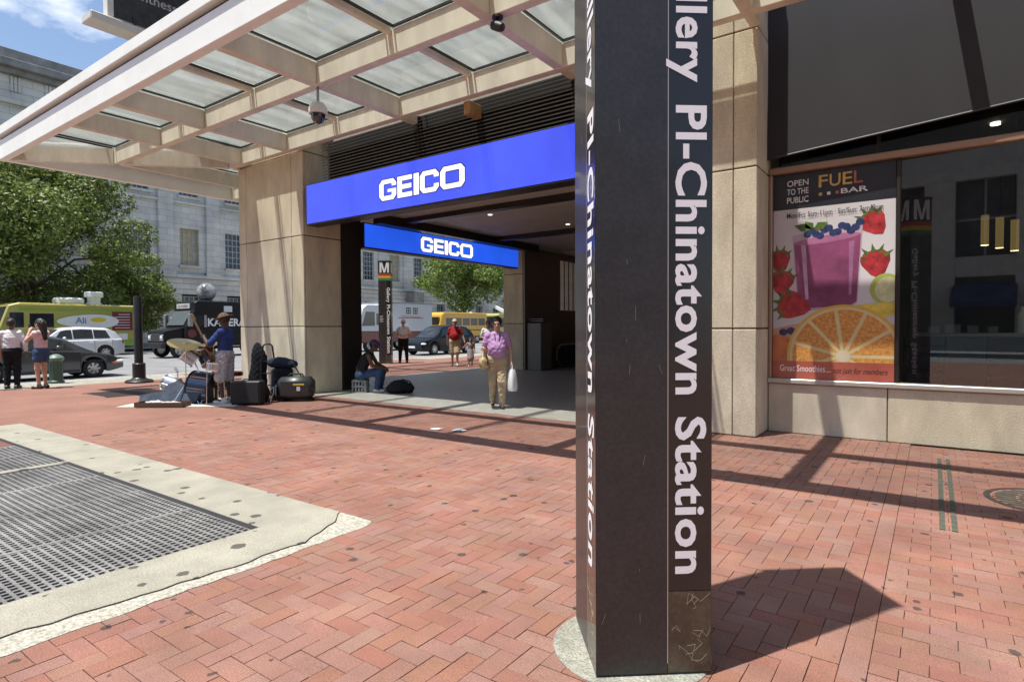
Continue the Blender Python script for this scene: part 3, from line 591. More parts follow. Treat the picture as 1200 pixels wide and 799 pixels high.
# billboard above the canopy corner
bl = thing('billboard', 'dark printed billboard in a pale frame above the canopy edge', 'billboard', (-14.6, 7, 6.1))
LS = (0, 1, 0); m = MB(); m.box(-14.6, -14.5, 5.5, 10.2, 8.25, 12.5); m.build('panel', M('billboard_print', (.03, .03, .033), .5, var=.6, sc=7), bl, world=True)
PF = M('pale_frame', (.62, .60, .55), .5)
m = MB(); m.box(-14.7, -14.48, 5.38, 5.498, 8.2, 12.6); m.build('frame_post', PF, bl, world=True); m = MB(); m.box(-14.7, -14.48, 10.202, 10.32, 6.1, 12.6); m.build('frame_post', PF, bl, world=True)
m = MB(); m.cbox(-14.85, -14.35, 5.02, 10.4, 7.99, 8.16, .02); m.build('sill_beam', PF, bl, world=True); m = MB(); m.box(-14.62, -14.5, 8.4, 8.6, 5.9, 7.99); m.build('leg', PF, bl, world=True)
for y in (5.9, 6.6): m = MB(); m.cyl((-14.46, y, 8.16), (-14.46, y, 8.4), .03, n=8); m.build('bracket', BLK, bl, world=True)
t = text('antness.com', 1.09/text('antness.c', 1., .01, .0).w, .01, .0, sx=1.); t.moved((-14.496, 5.93, 8.83), (0, 1., .03), (0, .02, .98), (1, 0, 0)); t.build('lettering', M('billboard_text', (.5, .5, .5), .5), bl, world=True)
# ================================================================ passage floor
m = MB(); m.box(-13.5, -3.3, FY+.04, 22, -.2, .006); struct('passage_floor', m, FLOOR, 'grey stone floor of the covered passage')
# ================================================================ GALLERY across the street
def ashlar():
    mt, t, b = _nodes('gallery_stone'); N = t.nodes.new; k = t.links.new; g = N('ShaderNodeNewGeometry'); mp = N('ShaderNodeMapping'); mp.inputs['Rotation'].default_value = (R(-90), 0, R(-90)); k(g.outputs['Position'], mp.inputs[0])
    bt = N('ShaderNodeTexBrick'); bt.inputs['Scale'].default_value = 1; bt.inputs['Brick Width'].default_value = 1.5; bt.inputs['Row Height'].default_value = .6; bt.inputs['Mortar Size'].default_value = .012; bt.inputs['Bias'].default_value = -.2
    bt.inputs['Color1'].default_value = (.62, .62, .58, 1); bt.inputs['Color2'].default_value = (.52, .52, .49, 1); bt.inputs['Mortar'].default_value = (.22, .22, .21, 1)
    sp = N('ShaderNodeSeparateXYZ'); cb = N('ShaderNodeCombineXYZ'); k(g.outputs['Position'], sp.inputs[0]); k(sp.outputs[1], cb.inputs[0]); k(sp.outputs[2], cb.inputs[1]); k(cb.outputs[0], bt.inputs['Vector'])
    n = N('ShaderNodeTexNoise'); n.inputs['Scale'].default_value = .45; n.inputs['Detail'].default_value = 8; k(g.outputs['Position'], n.inputs['Vector']); r = N('ShaderNodeMapRange'); r.inputs[1].default_value = .3; r.inputs[2].default_value = .7; r.inputs[3].default_value = .78; r.inputs[4].default_value = 1.15; k(n.outputs['Fac'], r.inputs[0])
    h = N('ShaderNodeHueSaturation'); k(bt.outputs['Color'], h.inputs['Color']); k(r.outputs[0], h.inputs['Value']); k(h.outputs[0], b.inputs['Base Color']); b.inputs['Roughness'].default_value = .85; return mt
GW = ashlar(); GD = M('gallery_cornice', (.24, .24, .23), .85, var=.3, sc=1.2)
PANE = M('window_pane_dark', (.06, .075, .10), .12, var=.5, sc=.5); BLIND = M('drawn_blind', (.42, .36, .22), .7, var=.2, sc=2); SASH = M('sash_paint', (.42, .44, .44), .6)
ga = thing('stone_gallery', 'grey classical stone building with pilasters and deep cornice across the street', 'building', (-62, 40, 0))
def gb(name, x0, x1, y0, y1, z0, z1, mat=GW, c=.03): m = MB(); m.cbox(x0, x1, y0, y1, z0, z1, c); return m.build(name, mat, ga, world=True)
YG0, YG1 = -8, 128; P_ = 4.7; ws = [Y for Y in (30+P_*i for i in range(-8, 21)) if Y < 126]
ZR = [(2.0, 4.75), (7.9, 11.65), (14.9, 18.0)]
# wall strips leave true window openings
m = MB(); edges = [YG0]+[e for Y in ws for e in (Y-.95, Y+.95)]+[YG1]
for i in range(0, len(edges), 2): m.box(-62.6, -62, edges[i], edges[i+1], 6.6, 20.6)
for Y in ws:
    for z0, z1 in ((6.6, ZR[1][0]), (ZR[1][1], ZR[2][0]), (ZR[2][1], 20.6)): m.box(-62.6, -62, Y-.95, Y+.95, z0, z1)
m.build('wall', GW, ga, world=True)
for i in range(12):
    z0 = i*.55; 
    for a in range(0, len(edges)-1):
        isw = a % 2 == 1
        if isw and ZR[0][0]-.2 < z0+.27 < ZR[0][1]: continue
    m = MB(); h0, h1 = z0+.015, z0+.535
    for a in range(len(edges)-1):
        if a % 2 == 1 and ZR[0][0]-.2 < z0+.27 < ZR[0][1]+.1: continue
        m.box(-62.5, -61.82, edges[a], edges[a+1], h0, h1)
    m.build('stone_course', GW, ga, world=True)
m = MB(); m.box(-62.6, -61.9, YG0, YG1, 0, 2.0); m.box(-62.6, -61.9, YG0, YG1, 5.0, 6.6); m.build('base_core', GD, ga, world=True)
gb('string_course', -62.6, -61.6, YG0, YG1, 6.6, 6.95); gb('string_course', -62.5, -61.75, YG0, YG1, 14.05, 14.3)
for Y in ws:
    gb('pilaster', -62.2, -61.72, Y+P_/2-.72, Y+P_/2+.72, 6.95, 19.4); gb('pilaster_capital', -62.2, -61.6, Y+P_/2-.86, Y+P_/2+.86, 19.4, 20.0)
    gb('pilaster_base', -62.2, -61.62, Y+P_/2-.84, Y+P_/2+.84, 6.951, 7.35)
gb('architrave', -62.6, -61.6, YG0, YG1, 20.0, 20.9); gb('frieze', -62.6, -61.7, YG0, YG1, 20.9, 22.3)
for i in range(30):
    Y = 2+i*P_/2
    for k in range(3): gb('triglyph', -61.75, -61.6, Y-.36+k*.26, Y-.16+k*.26, 20.95, 22.25, c=.02)
gb('cornice', -62.8, -61.2, YG0, YG1, 22.3, 22.75, GD); gb('cornice', -62.8, -60.7, YG0-.3, YG1, 22.75, 23.35, GD); gb('parapet', -63, -61, YG0, YG1, 23.35, 24.2, GD)
gb('roof', -90, -62.6, YG0, YG1, 20.6, 22.9, GD); gb('back_wall', -63.4, -63.2, YG0, YG1, 0, 20.6, GD)
random.seed(5)
for i, Y in enumerate(ws):
    for r_, (z0, z1) in enumerate(ZR):
        if r_ == 0 and i % 1: continue
        wn = sub('window', ga, (0, Y-40, z0)); mt = BLIND if (r_ == 1 and i % 2 == 0) else PANE
        m = MB(); m.box(-62.42, -62.38, Y-.95, Y+.95, z0, z1); m.build('pane', mt, wn, world=True)
        m = MB()
        for k in range(5): yy = Y-.95+k*.475; m.box(-62.37, -62.32, yy-.035, yy+.035, z0, z1)
        n = 6 if r_ == 1 else 4
        for k in range(n+1): zz = z0+k*(z1-z0)/n; m.box(-62.372, -62.325, Y-.95, Y+.95, zz-.035, zz+.035)
        m.build('sash_bars', SASH, wn, world=True)
        if r_: m = MB(); m.cbox(-62.3, -61.7, Y-1.1, Y+1.1, z0-.25, z0-.003, .03); m.build('sill', GW, wn, world=True)
# portico wing with steps and raking balustrades further along
st = thing('stone_steps', 'broad stone stair with two white sloping side rails before the gallery', 'stairs', (-52, 66, 0))
m = MB()
for i in range(12): m.box(-60, -52+(-.4)*i, 62, 84, i*.16, (i+1)*.16)
m.build('steps', GW, st, world=True)
for y in (66.5, 76.5): m = MB(); m.beam((-51, y, 1.6), (-61, y, 6.0), .5, .45); m.build('side_rail', M('rail_white', (.68, .68, .66), .6) if 'rail_white' not in bpy.data.materials else bpy.data.materials['rail_white'], st, world=True)
m = MB(); m.box(-61.5, -60, 60, 62, 0, 6.4); m.box(-61.5, -60, 84, 86, 0, 6.4); m.build('cheek_wall', GD, st, world=True)
# ================================================================ TREES
def leaf_mat(name, c, c2):
    mt, t, b = _nodes(name); N = t.nodes.new; k = t.links.new; g = N('ShaderNodeNewGeometry')
    x = N('ShaderNodeMix'); x.data_type = 'RGBA'; x.inputs['A'].default_value = c+(1,); x.inputs['B'].default_value = c2+(1,); k(g.outputs['Random Per Island'], x.inputs['Factor'])
    k(x.outputs['Result'], b.inputs['Base Color']); b.inputs['Roughness'].default_value = .5; tl = N('ShaderNodeBsdfTranslucent'); k(x.outputs['Result'], tl.inputs[0])
    s = N('ShaderNodeMixShader'); s.inputs[0].default_value = .35; k(b.outputs[0], s.inputs[1]); k(tl.outputs[0], s.inputs[2]); k(s.outputs[0], t.nodes['Material Output'].inputs[0]); return mt
LEAF = leaf_mat('leaf_green', (.045, .085, .02), (.26, .31, .065)); LEAF2 = leaf_mat('leaf_bright', (.06, .115, .02), (.24, .32, .06)); BARK = M('bark', (.09, .07, .05), .9, var=.3, sc=9, bump=.6)
def tree(label, loc, H_, rad, zc0, n, leaf, mat, seed, flat=.8):
    rng = np.random.RandomState(seed); T = thing('tree', label, 'tree', loc, group='street trees')
    m = MB(); lean = rng.uniform(-.3, .3, 2); pts = [(0, 0, -.1), (lean[0]*.2, lean[1]*.2, H_*.2), (lean[0]*.6, lean[1]*.6, H_*.45), (lean[0], lean[1], H_*.8)]
    m.tube(pts, [H_*.03, H_*.024, H_*.017, H_*.005], 9)
    clumps = []
    nb = 26; cz = zc0+(H_-zc0)*.48
    for i in range(nb):
        a = i*2.399+rng.uniform(-.3, .3); u = rng.uniform(-.95, 1); rr = math.sqrt(max(0, 1-u*u))*rng.uniform(.62, .95)
        p = np.array([math.cos(a)*rr*rad, math.sin(a)*rr*rad, cz+u*(H_-zc0)*.46]); s0 = np.array([lean[0]*.5, lean[1]*.5, H_*rng.uniform(.25, .5)])
        mid = (p+s0)/2+np.array([0, 0, .1*H_*rng.uniform(0, 1)]); m.tube([tuple(s0), tuple(mid), tuple(p)], [H_*.011, H_*.006, H_*.002], 6)
        clumps.append((p, rad*rng.uniform(.17, .36)))
        for q in range(2):
            a2 = rng.normal(0, 1, 3); a2[2] *= .6; clumps.append((p+a2/np.linalg.norm(a2)*rad*.3, rad*rng.uniform(.13, .24)))
    for i in range(6): clumps.append((np.array([rng.uniform(-.35, .35)*rad, rng.uniform(-.35, .35)*rad, cz+rng.uniform(-.3, .4)*(H_-zc0)]), rad*.4))
    m.build('trunk', BARK, T, smooth=True)
    wts = np.array([c[1]**2 for c in clumps]); wts /= wts.sum(); cnt = rng.multinomial(n, wts); V = []; 
    for (p, r_), k in zip(clumps, cnt):
        d = rng.normal(0, 1, (k, 3)); d /= np.linalg.norm(d, axis=1)[:, None]; c = p+d*(r_*rng.uniform(.45, 1.08, (k, 1))**.6)*np.array([1, 1, flat])
        nrm = d+rng.normal(0, .7, (k, 3))+np.array([0, 0, .5]); nrm /= np.linalg.norm(nrm, axis=1)[:, None]
        t = np.cross(nrm, rng.normal(0, 1, (k, 3))); t /= np.linalg.norm(t, axis=1)[:, None]; b = np.cross(nrm, t); s_ = leaf*rng.uniform(.5, 1.4, (k, 1))
        V.append(np.stack([c-t*s_, c+b*s_*.55+nrm*s_*.12, c+t*s_, c-b*s_*.55+nrm*s_*.12], 1))
    V = np.concatenate(V).reshape(-1, 3); F_ = np.arange(len(V)).reshape(-1, 4)
    me = bpy.data.meshes.new('crown'); me.from_pydata(V.tolist(), [], F_.tolist()); me.materials.append(mat)
    o = bpy.data.objects.new('crown', me); COL.objects.link(o); o.parent = T; return T
tree('big dark leafy tree behind the lime food truck', (-50.5, 13.6, 0), 13.4, 6.6, 2.6, 52000, .13, LEAF, 1)
tree('tree at the picture edge behind the lime truck cab', (-53.5, 2.5, 0), 12.0, 5.6, 2.2, 26000, .14, LEAF, 2)
tree('low spreading tree between the food trucks', (-54, 21.0, 0), 8.2, 3.4, 1.0, 16000, .12, LEAF, 6)
tree('bright green tree seen through the passage above the box truck', (-46.5, 55.0, 0), 12.0, 4.9, 3.0, 26000, .14, LEAF2, 3)
tree('tree seen through the passage above the yellow bus', (-48, 70, 0), 14.5, 5.6, 4.2, 20000, .17, LEAF, 4)
tree('distant tree beside the far passage column', (-47, 88, 0), 14.5, 5.6, 4.5, 8000, .26, LEAF, 9)
tree('tree glimpsed through the barred opening of the passage', (-24, 40, 0), 9, 4, 1.5, 6000, .22, LEAF2, 8)
def bush(label, loc, r_, h_, n, seed):
    rng = np.random.RandomState(seed); d = rng.normal(0, 1, (n, 3)); d /= np.linalg.norm(d, axis=1)[:, None]; d[:, 2] = abs(d[:, 2]); lump = 1+.18*np.sin(d[:, :1]*7+seed)*np.cos(d[:, 1:2]*6)
    c = d*lump*rng.uniform(.7, 1.05, (n, 1))*np.array([r_[0], r_[1], h_]); t = rng.normal(0, 1, (n, 3)); t /= np.linalg.norm(t, axis=1)[:, None]; b = np.cross(t, d); s_ = .13*rng.uniform(.6, 1.3, (n, 1))
    V = np.stack([c-t*s_, c+b*s_*.6, c+t*s_, c-b*s_*.6], 1).reshape(-1, 3); me = bpy.data.meshes.new('foliage'); me.from_pydata(V.tolist(), [], np.arange(len(V)).reshape(-1, 4).tolist()); me.materials.append(LEAF2)
    T = thing('shrub', label, 'shrub', loc); o = bpy.data.objects.new('foliage', me); COL.objects.link(o); o.parent = T
    m = MB()
    for k in range(7): a = k*.9; m.tube([(0, 0, 0), (math.cos(a)*r_[0]*.3, math.sin(a)*r_[1]*.3, h_*.5), (math.cos(a)*r_[0]*.6, math.sin(a)*r_[1]*.6, h_*.8)], [.05, .03, .01], 5)
    m.build('stem', BARK, T)
bush('sunlit hedge above the roof line of the lime truck', (-49.2, 6.2, 0), (1.6, 4.5), 4.0, 7000, 1)
# ================================================================ VEHICLES
TG = M('vehicle_glass', (.02, .025, .03), .04, var=.3, spec=.8); TYRE = M('tyre', (.02, .02, .021), .85); ALLOY = M('alloy_wheel', (.55, .56, .58), .3, metal=.8); HL = M('headlamp', (.75, .77, .8), .12, coat=1); TL = M('tail_lamp', (.42, .015, .015), .2, coat=1); AMB = M('amber_lamp', (.65, .2, .02), .25, coat=1); BUMP = M('bumper_plastic', (.04, .04, .042), .6); PLATE = M('number_plate', (.7, .72, .75), .5)
def paint(name, c, metal=0., rough=.3): return M(name, c, rough, metal=metal, var=.04, coat=.9, sc=.8)
def wheel(par, x, y, r, w, side, spokes=7):
    wh = sub('wheel', par, (x, y, r)); m = MB()
    m.lathe([(r*.62, -w/2), (r*.9, -w/2), (r, -w/2+.03), (r, w/2-.03), (r*.9, w/2), (r*.62, w/2)], n=26, ax='y', caps=False); m.build('tyre', TYRE, wh, smooth=True)
    m = MB(); s = side; m.lathe([(r*.63, s*(w/2-.012)), (r*.60, s*(w/2-.03)), (r*.58, s*(w/2-.10)), (0, s*(w/2-.10))], n=26, ax='y', caps=False)
    for k in range(spokes):
        a = 2*math.pi*k/spokes; d = Vector((math.cos(a), 0, math.sin(a))); m.beam(d*(r*.1)+Vector((0, s*(w/2-.04), 0)), d*(r*.6)+Vector((0, s*(w/2-.025), 0)), .06, .05, up=(0, 1, 0))
    m.lathe([(r*.15, s*(w/2-.05)), (r*.13, s*(w/2-.015)), (0, s*(w/2-.012))], n=14, ax='y'); m.build('rim', ALLOY, wh, smooth=True)
def interp(x, L_):
    if x <= L_[0][0]: return L_[0][1]
    for (a, b), (c, d) in zip(L_[:-1], L_[1:]):
        if x <= c: t = (x-a)/(c-a); t = t*t*(3-2*t)*.35+t*.65; return b+(d-b)*t
    return L_[-1][1]
def car(name, label, cat, loc, rz, pm, Ln, Wd, belt, roof, wb, wr, wins, front, clear=.2, group='cars on the street', beltfr=None, amber=False):
    # local: front at +x, length Ln centred; belt: [(x,z)] top of lower body; roof: [(x,z)]
    T = thing(name, label, cat, loc, rz, group); h = Ln/2; hw0 = Wd/2
    hw = lambda x: hw0*(1-.16*max(0, (abs(x)-h*.72)/(h*.28))**2.2)
    def zlo(x):
        z = clear+.10*max(0, (abs(x)-h*.8)/(h*.2))
        for c in wb:
            R_ = wr+.055; d = abs(x-c)
            if d < R_: z = max(z, wr+math.sqrt(R_*R_-d*d))
        return z
    xs = sorted(set([-h+Ln*i/90 for i in range(91)]+[c+s_*(wr+.055)*k for c in wb for s_ in (-1, 1) for k in (1.0, .999, .97, .9, .8)]))
    def sec(x):
        a, z0, z1 = hw(x), zlo(x), interp(x, belt); z1 = max(z1, z0+.03); d = z1-z0
        half = [(a*.93, z0), (a*.985, z0+d*.18), (a, z0+d*.45), (a*.995, z0+d*.72), (a*.96, z1-.045*min(1, d)), (a*.90, z1-.008), (a*.5, z1+.012), (0, z1+.018)]
        return [(x, y, z) for y, z in half]+[(x, -y, z) for y, z in half[-2::-1]]
    m = MB(); P = [sec(x) for x in xs]; m.grid(P); n = len(P[0]); m.f.append(tuple(range(n))[::-1]); m.f.append(tuple(range(len(m.v)-n, len(m.v)))); m.m += [0, 0]
    m.build('body', pm, T, smooth=True)
    m = MB(); m.box(-h*.86, h*.86, -hw0*.80, hw0*.80, clear+.02, .5); m.build('underbody', BUMP, T)
    r0, r1 = roof[0][0], roof[-1][0]
    def G(x, s):    # greenhouse surface, s in [-1,1]: side low .. roof .. side low
        zb = interp(x, belt)-.02; zr = max(interp(x, roof), zb+.005); a = hw(x)*.905; t = zr-zb; ar = a-t*.30
        u = abs(s); sg = 1 if s >= 0 else -1
        if u > .5: k = (u-.5)/.5; return Vector((x, sg*(ar+(a-ar)*k), zr-.035*min(1, t*4)+(zb-zr+.035*min(1, t*4))*k))
        k = u/.5; return Vector((x, sg*ar*k*(1 if k < 1 else 1), zr+.03*min(1, t*4)*(1-k*k)-.035*min(1, t*4)*k**6))
    xs2 = [r0+(r1-r0)*i/60 for i in range(61)]; ss = [-1, -.75, -.52, -.46, -.35, -.2, 0, .2, .35, .46, .52, .75, 1]
    m = MB(); m.grid([[G(x, s) for s in ss] for x in xs2]); m.build('roof', pm, T, smooth=True)
    def patch(x0, x1, s0, s1, name, mat, nx=10, ns=6, off=.008, sk0=0, sk1=0):
        rows = []
        for i in range(nx+1):
            row = []
            for j in range(ns+1):
                f = j/ns; s = s0+(s1-s0)*f; k = (abs(s)-.5)/.5; xx0 = x0+sk0*(1-k); xx1 = x1+sk1*(1-k); x = xx0+(xx1-xx0)*i/nx
                p = G(x, s); e = 1e-3; dx = G(x+e, s)-p; ds = G(x, s+e)-p; nn = dx.cross(ds); nn = nn.normalized() if nn.length > 1e-12 else Vector((0, 0, 1))
                if nn.z < 0 and abs(s) < .5: nn = -nn
                if abs(s) >= .5 and nn.y*s < 0: nn = -nn
                row.append(p+nn*off)
            rows.append(row)
        mm = MB(); mm.grid(rows); return mm.build(name, mat, T, smooth=True)
    for a, b, k0, k1 in wins:
        for sg in (1, -1): patch(a, b, sg*.93, sg*.56, 'side_window', TG, sk0=k0, sk1=k1)
    (f0, f1), (b0, b1) = front
    patch(f0, f1, -.44, .44, 'windscreen', TG, ns=12); patch(b0, b1, -.42, .42, 'rear_window', TG, ns=12)
    for c in wb:
        for sg in (1, -1): wheel(T, c, sg*(hw0-.125), wr, .22, sg)
    zf = interp(h*.93, belt); zb = interp(-h*.95, belt)
    for sg in (1, -1):
        m = MB(); m.ball((h*.915, sg*hw(h*.9)*.86, zf-.13), (.22, .14, .075), 12, 8); m.build('headlight', AMB if amber and sg == -1 and False else HL, T, smooth=True)
        m = MB(); m.ball((-h*.955, sg*hw(-h*.94)*.9, zb-.16), (.09, .09, .14), 10, 8); m.build('tail_light', TL, T, smooth=True)
        xm = f0-.02-.15; p = G(min(xm, f0), sg*.95); m = MB(); m.ball((p.x, p.y+sg*.13, p.z+.09), (.08, .11, .07), 10, 8); m.build('mirror', pm, T, smooth=True)
        for a, b, k0, k1 in wins[:2]:
            m = MB(); m.cbox(a+.02, a+.20, sg*hw0*.985-.02, sg*hw0*.985+.028, interp(a, belt)-.17, interp(a, belt)-.14, .01); m.build('door_handle', pm, T)
        if amber: m = MB(); m.ball((h*.86, sg*hw(h*.86)*.97, zf-.17), (.13, .05, .05), 10, 6); m.build('marker_light', AMB, T, smooth=True)
    for xq in sorted({round(a-.03, 2) for a, b, _, _ in wins}|{round(wins[-1][1]+.03, 2)}):
        for sg in (1, -1):
            pts = [(p_[0], sg*(abs(p_[1])+.001), p_[2]) for p_ in sec(xq)[1:5]]
            if interp(xq, belt)-zlo(xq) > .3: m = MB(); m.tube(pts, .007, 5); m.build('door_seam', RUBR, T)
    for sg in (1, -1): m = MB(); m.cbox(wb[0]+wr+.08, wb[1]-wr-.08, sg*hw0*.965-.02, sg*hw0*.965+.02, clear+.03, clear+.10, .01); m.build('sill_trim', BUMP, T)
    m = MB(); m.cbox(h*.965, h*.995, -.42, .42, zf-.30, zf-.18, .02); m.build('grille', BUMP, T)
    m = MB(); m.cbox(-h-.012, -h+.02, -.26, .26, zb-.42, zb-.28, .01); m.build('number_plate', PLATE, T)
    m = MB(); m.cbox(h-.02, h+.012, -.26, .26, .42, .54, .01); m.build('number_plate', PLATE, T)
    return T
gp = paint('paint_graphite', (.075, .08, .09), .5); wp = paint('paint_white', (.68, .69, .70)); bp = M('paint_black', (.008, .009, .011), .22, var=.05, spec=.35)
sed = dict(Ln=4.55, Wd=1.78, belt=[(-2.28, .78), (-2.1, .98), (-1.2, .97), (.6, .93), (1.2, .90), (1.9, .76), (2.15, .64), (2.28, .52)], roof=[(-2.0, .97), (-1.35, 1.28), (-.7, 1.43), (0, 1.45), (.45, 1.36), (1.35, .90)], wb=(-1.32, 1.34), wr=.315, wins=[(-.95, -.05, .25, .02), (.0, .92, .02, -.52)], front=((.5, 1.28), (-1.93, -1.3)))
car('sedan_car', 'dark grey sedan passing the kerb behind the standing woman', 'car', (-24.0, 6.62, -.15), R(90), gp, amber=True, **sed)
suv = dict(Ln=4.85, Wd=1.92, belt=[(-2.42, .95), (-2.3, 1.08), (-1.2, 1.06), (.7, 1.03), (1.3, 1.0), (2.0, .92), (2.3, .78), (2.42, .6)], roof=[(-2.38, 1.07), (-2.0, 1.5), (-1.6, 1.68), (-.4, 1.74), (.3, 1.70), (.6, 1.6), (1.42, 1.0)], wb=(-1.45, 1.5), wr=.36, wins=[(-1.75, -.95, .25, .02), (-.9, .0, .02, .02), (.05, .98, .02, -.48)], front=((.62, 1.36), (-2.33, -2.02)))
car('sport_utility_car', 'silver white estate car in front of the lime food truck', 'car', (-37.9, 11.85, -.15), R(-90), wp, **suv)
car('dark_utility_car', 'black sport utility car behind the red shirted man', 'car', (-24.7, 26.9, -.15), R(-90), bp, **suv)
# ---- food trucks
def vbox(T, name, x0, x1, y0, y1, z0, z1, mat, c=.02): m = MB(); m.cbox(x0, x1, y0, y1, z0, z1, c); return m.build(name, mat, T)
def profile_body(T, prof, w, mat, name='body', inset=.05):
    m = MB(); P = lambda a, b, h: (a, h, b); n = len(prof); cx = sum(p[0] for p in prof)/n; cz = sum(p[1] for p in prof)/n
    ins = [(cx+(a-cx)*(1-inset/2), cz+(b-cz)*(1-inset)) for a, b in prof]; loops = [[P(a, b, -w/2) for a, b in ins], [P(a, b, -w/2+.07) for a, b in prof], [P(a, b, w/2-.07) for a, b in prof], [P(a, b, w/2) for a, b in ins]]
    vs = [v for l in loops for v in l]; fs = [tuple(range(n)), tuple(range(3*n, 4*n))[::-1]]+[(k*n+i, k*n+(i+1) % n, (k+1)*n+(i+1) % n, (k+1)*n+i) for k in range(3) for i in range(n)]
    m.add(vs, fs); return m.build(name, mat, T)
LIME = paint('paint_lime', (.40, .36, .085), rough=.4); GRN = paint('paint_green', (.23, .37, .04), rough=.4); BUR = M('menu_board', (.17, .02, .02), .5); OFFW = M('off_white_paint', (.74, .74, .70), .45, var=.05)
T = thing('lime_food_truck', 'lime yellow food truck with rooftop vent and dark red menu board', 'food truck', (-43.1, 13.35, -.15), R(-90), 'vehicles parked across the street')
profile_body(T, [(-3.5, .55), (-3.5, 3.0), (-3.38, 3.12), (2.5, 3.16), (3.0, 3.0), (3.3, 2.1), (3.5, 1.5), (3.55, .55)], 2.4, LIME)
vbox(T, 'green_skirt', -3.52, 1.2, -1.215, -.6, .56, 1.15, GRN); vbox(T, 'green_skirt', -3.515, 3.3, 1.16, 1.215, .56, 1.0, GRN)
for s in (1, -1): vbox(T, 'roof_stripe', -3.4, 2.55, s*1.2-.03, s*1.2+.03, 2.72, 2.84, GRN); vbox(T, 'roof_rail', -3.45, 2.6, s*1.2-.05, s*1.2+.05, 2.98, 3.06, LIME)
m = MB(); m.add([(3.02, -1.05, 2.9), (3.02, 1.05, 2.9), (3.42, 1.05, 1.75), (3.42, -1.05, 1.75), (3.05, -1.05, 2.92), (3.05, 1.05, 2.92), (3.46, 1.05, 1.76), (3.46, -1.05, 1.76)], [(0, 1, 2, 3), (4, 5, 6, 7), (0, 1, 5, 4), (2, 3, 7, 6), (1, 2, 6, 5), (3, 0, 4, 7)]); m.build('windscreen', TG, T)
for s in (1, -1):
    vbox(T, 'cab_window', 2.3, 2.95, s*1.2-.03, s*1.2+.02, 1.75, 2.6, TG); vbox(T, 'side_window', .9, 2.05, s*1.2-.03, s*1.2+.02, 1.75, 2.55, TG)
    vbox(T, 'mirror', 2.95, 3.1, s*1.42-.08, s*1.42+.08, 1.8, 2.3, BLK)
# printed badge, flower and menu on the side facing the plaza (local -y side faces... both get it)
SD = 1
el = [(math.cos(a)*1.62*(1+.1*math.cos(a)), math.sin(a)*.42*(1-.12*math.cos(a))) for a in [2*math.pi*i/32 for i in range(32)]]
for s, zc in ((1, 2.1),):
    m = MB(); m.prism([(a*1.05-1.0, b*1.12+zc) for a, b in el], s*1.2, s*1.222, lambda a, b, h: (a, h, b)); m.build('badge_rim', GRN, T)
    m = MB(); m.prism([(a-1.0, b+zc) for a, b in el], s*1.222, s*1.23, lambda a, b, h: (a, h, b)); m.build('badge', OFFW, T)
    m = MB(); m.prism([(math.cos(a)*.42-1.35, math.sin(a)*.14+zc+.1) for a in [2*math.pi*i/20 for i in range(20)]], s*1.23, s*1.236, lambda a, b, h: (a, h, b)); m.build('flower', M('flower_yellow', (.7, .5, .02), .5), T)
    t = text('Ali', .5, .02, 0); t.tf(lambda x, y, z: (-.15-x, s*1.236, zc-.12+y)); t.build('lettering', M('lettering_blue', (.1, .2, .35), .5), T)
    vbox(T, 'menu_board', -3.25, -2.1, s*1.2, s*1.225, 1.55, 2.7, BUR, .004)
    m = MB(); random.seed(2)
    for i in range(6): m.box(-3.1, -3.1+.85-.2*(i % 3 == 2), s*1.225, s*1.229, 1.68+i*.17, 1.715+i*.17)
    m.build('menu_lines', OFFW, T); vbox(T, 'notice', -2.95, -2.45, s*1.2, s*1.225, .95, 1.35, OFFW, .004)
m = MB(); m.lathe([(.42, 0), (.42, .1), (.34, .16), (.36, .45), (.50, .5), (.50, .78), (.44, .82), (0, .82)], (-1.55, 0, 3.14), 24); m.build('roof_fan', OFFW, T, smooth=True); vbox(T, 'roof_box', -.9, .5, -.5, .5, 3.14, 3.55, OFFW, .1)
for x in (-2.2, 2.3):
    for s in (1, -1): wheel(T, x, s*1.08, .42, .26, s)
vbox(T, 'bumper', 3.5, 3.68, -1.15, 1.15, .5, .72, BUMP); vbox(T, 'bumper', -3.66, -3.5, -1.15, 1.15, .5, .72, OFFW)
KB = M('paint_black_truck', (.012, .012, .014), .35, var=.2, spec=.25)
T = thing('black_food_truck', 'black step van food truck with a glossy globe on its roof', 'food truck', (-35.2, 18.75, -.15), R(-90), 'vehicles parked across the street')
profile_body(T, [(-3.8, .6), (-3.8, 3.15), (-3.7, 3.22), (1.95, 3.22), (2.1, 3.12), (2.12, 2.7), (2.6, 1.75), (2.65, .6)], 2.4, KB)
profile_body(T, [(2.4, .75), (2.4, 1.72), (3.55, 1.5), (3.66, 1.4), (3.66, .75)], 2.0, KB, 'bonnet', .02)
m = MB(); m.add([(2.16, -1.0, 2.62), (2.16, 1.0, 2.62), (2.58, 1.0, 1.82), (2.58, -1.0, 1.82), (2.2, -1.0, 2.64), (2.2, 1.0, 2.64), (2.63, 1.0, 1.83), (2.63, -1.0, 1.83)], [(0, 1, 2, 3), (4, 5, 6, 7), (0, 1, 5, 4), (2, 3, 7, 6), (1, 2, 6, 5), (3, 0, 4, 7)]); m.build('windscreen', M('windscreen_grey', (.12, .14, .15), .06, coat=1.), T)
vbox(T, 'destination_board', 2.1, 2.16, -.75, .75, 2.78, 3.06, M('destination_board', (.5, .48, .45), .5), .01)
t = text('CLOSED', .2, .012, 0, 'CENTER', sx=1.6); t.tf(lambda x, y, z: (2.165, x, 2.85+y)); t.build('lettering', BLK, T)
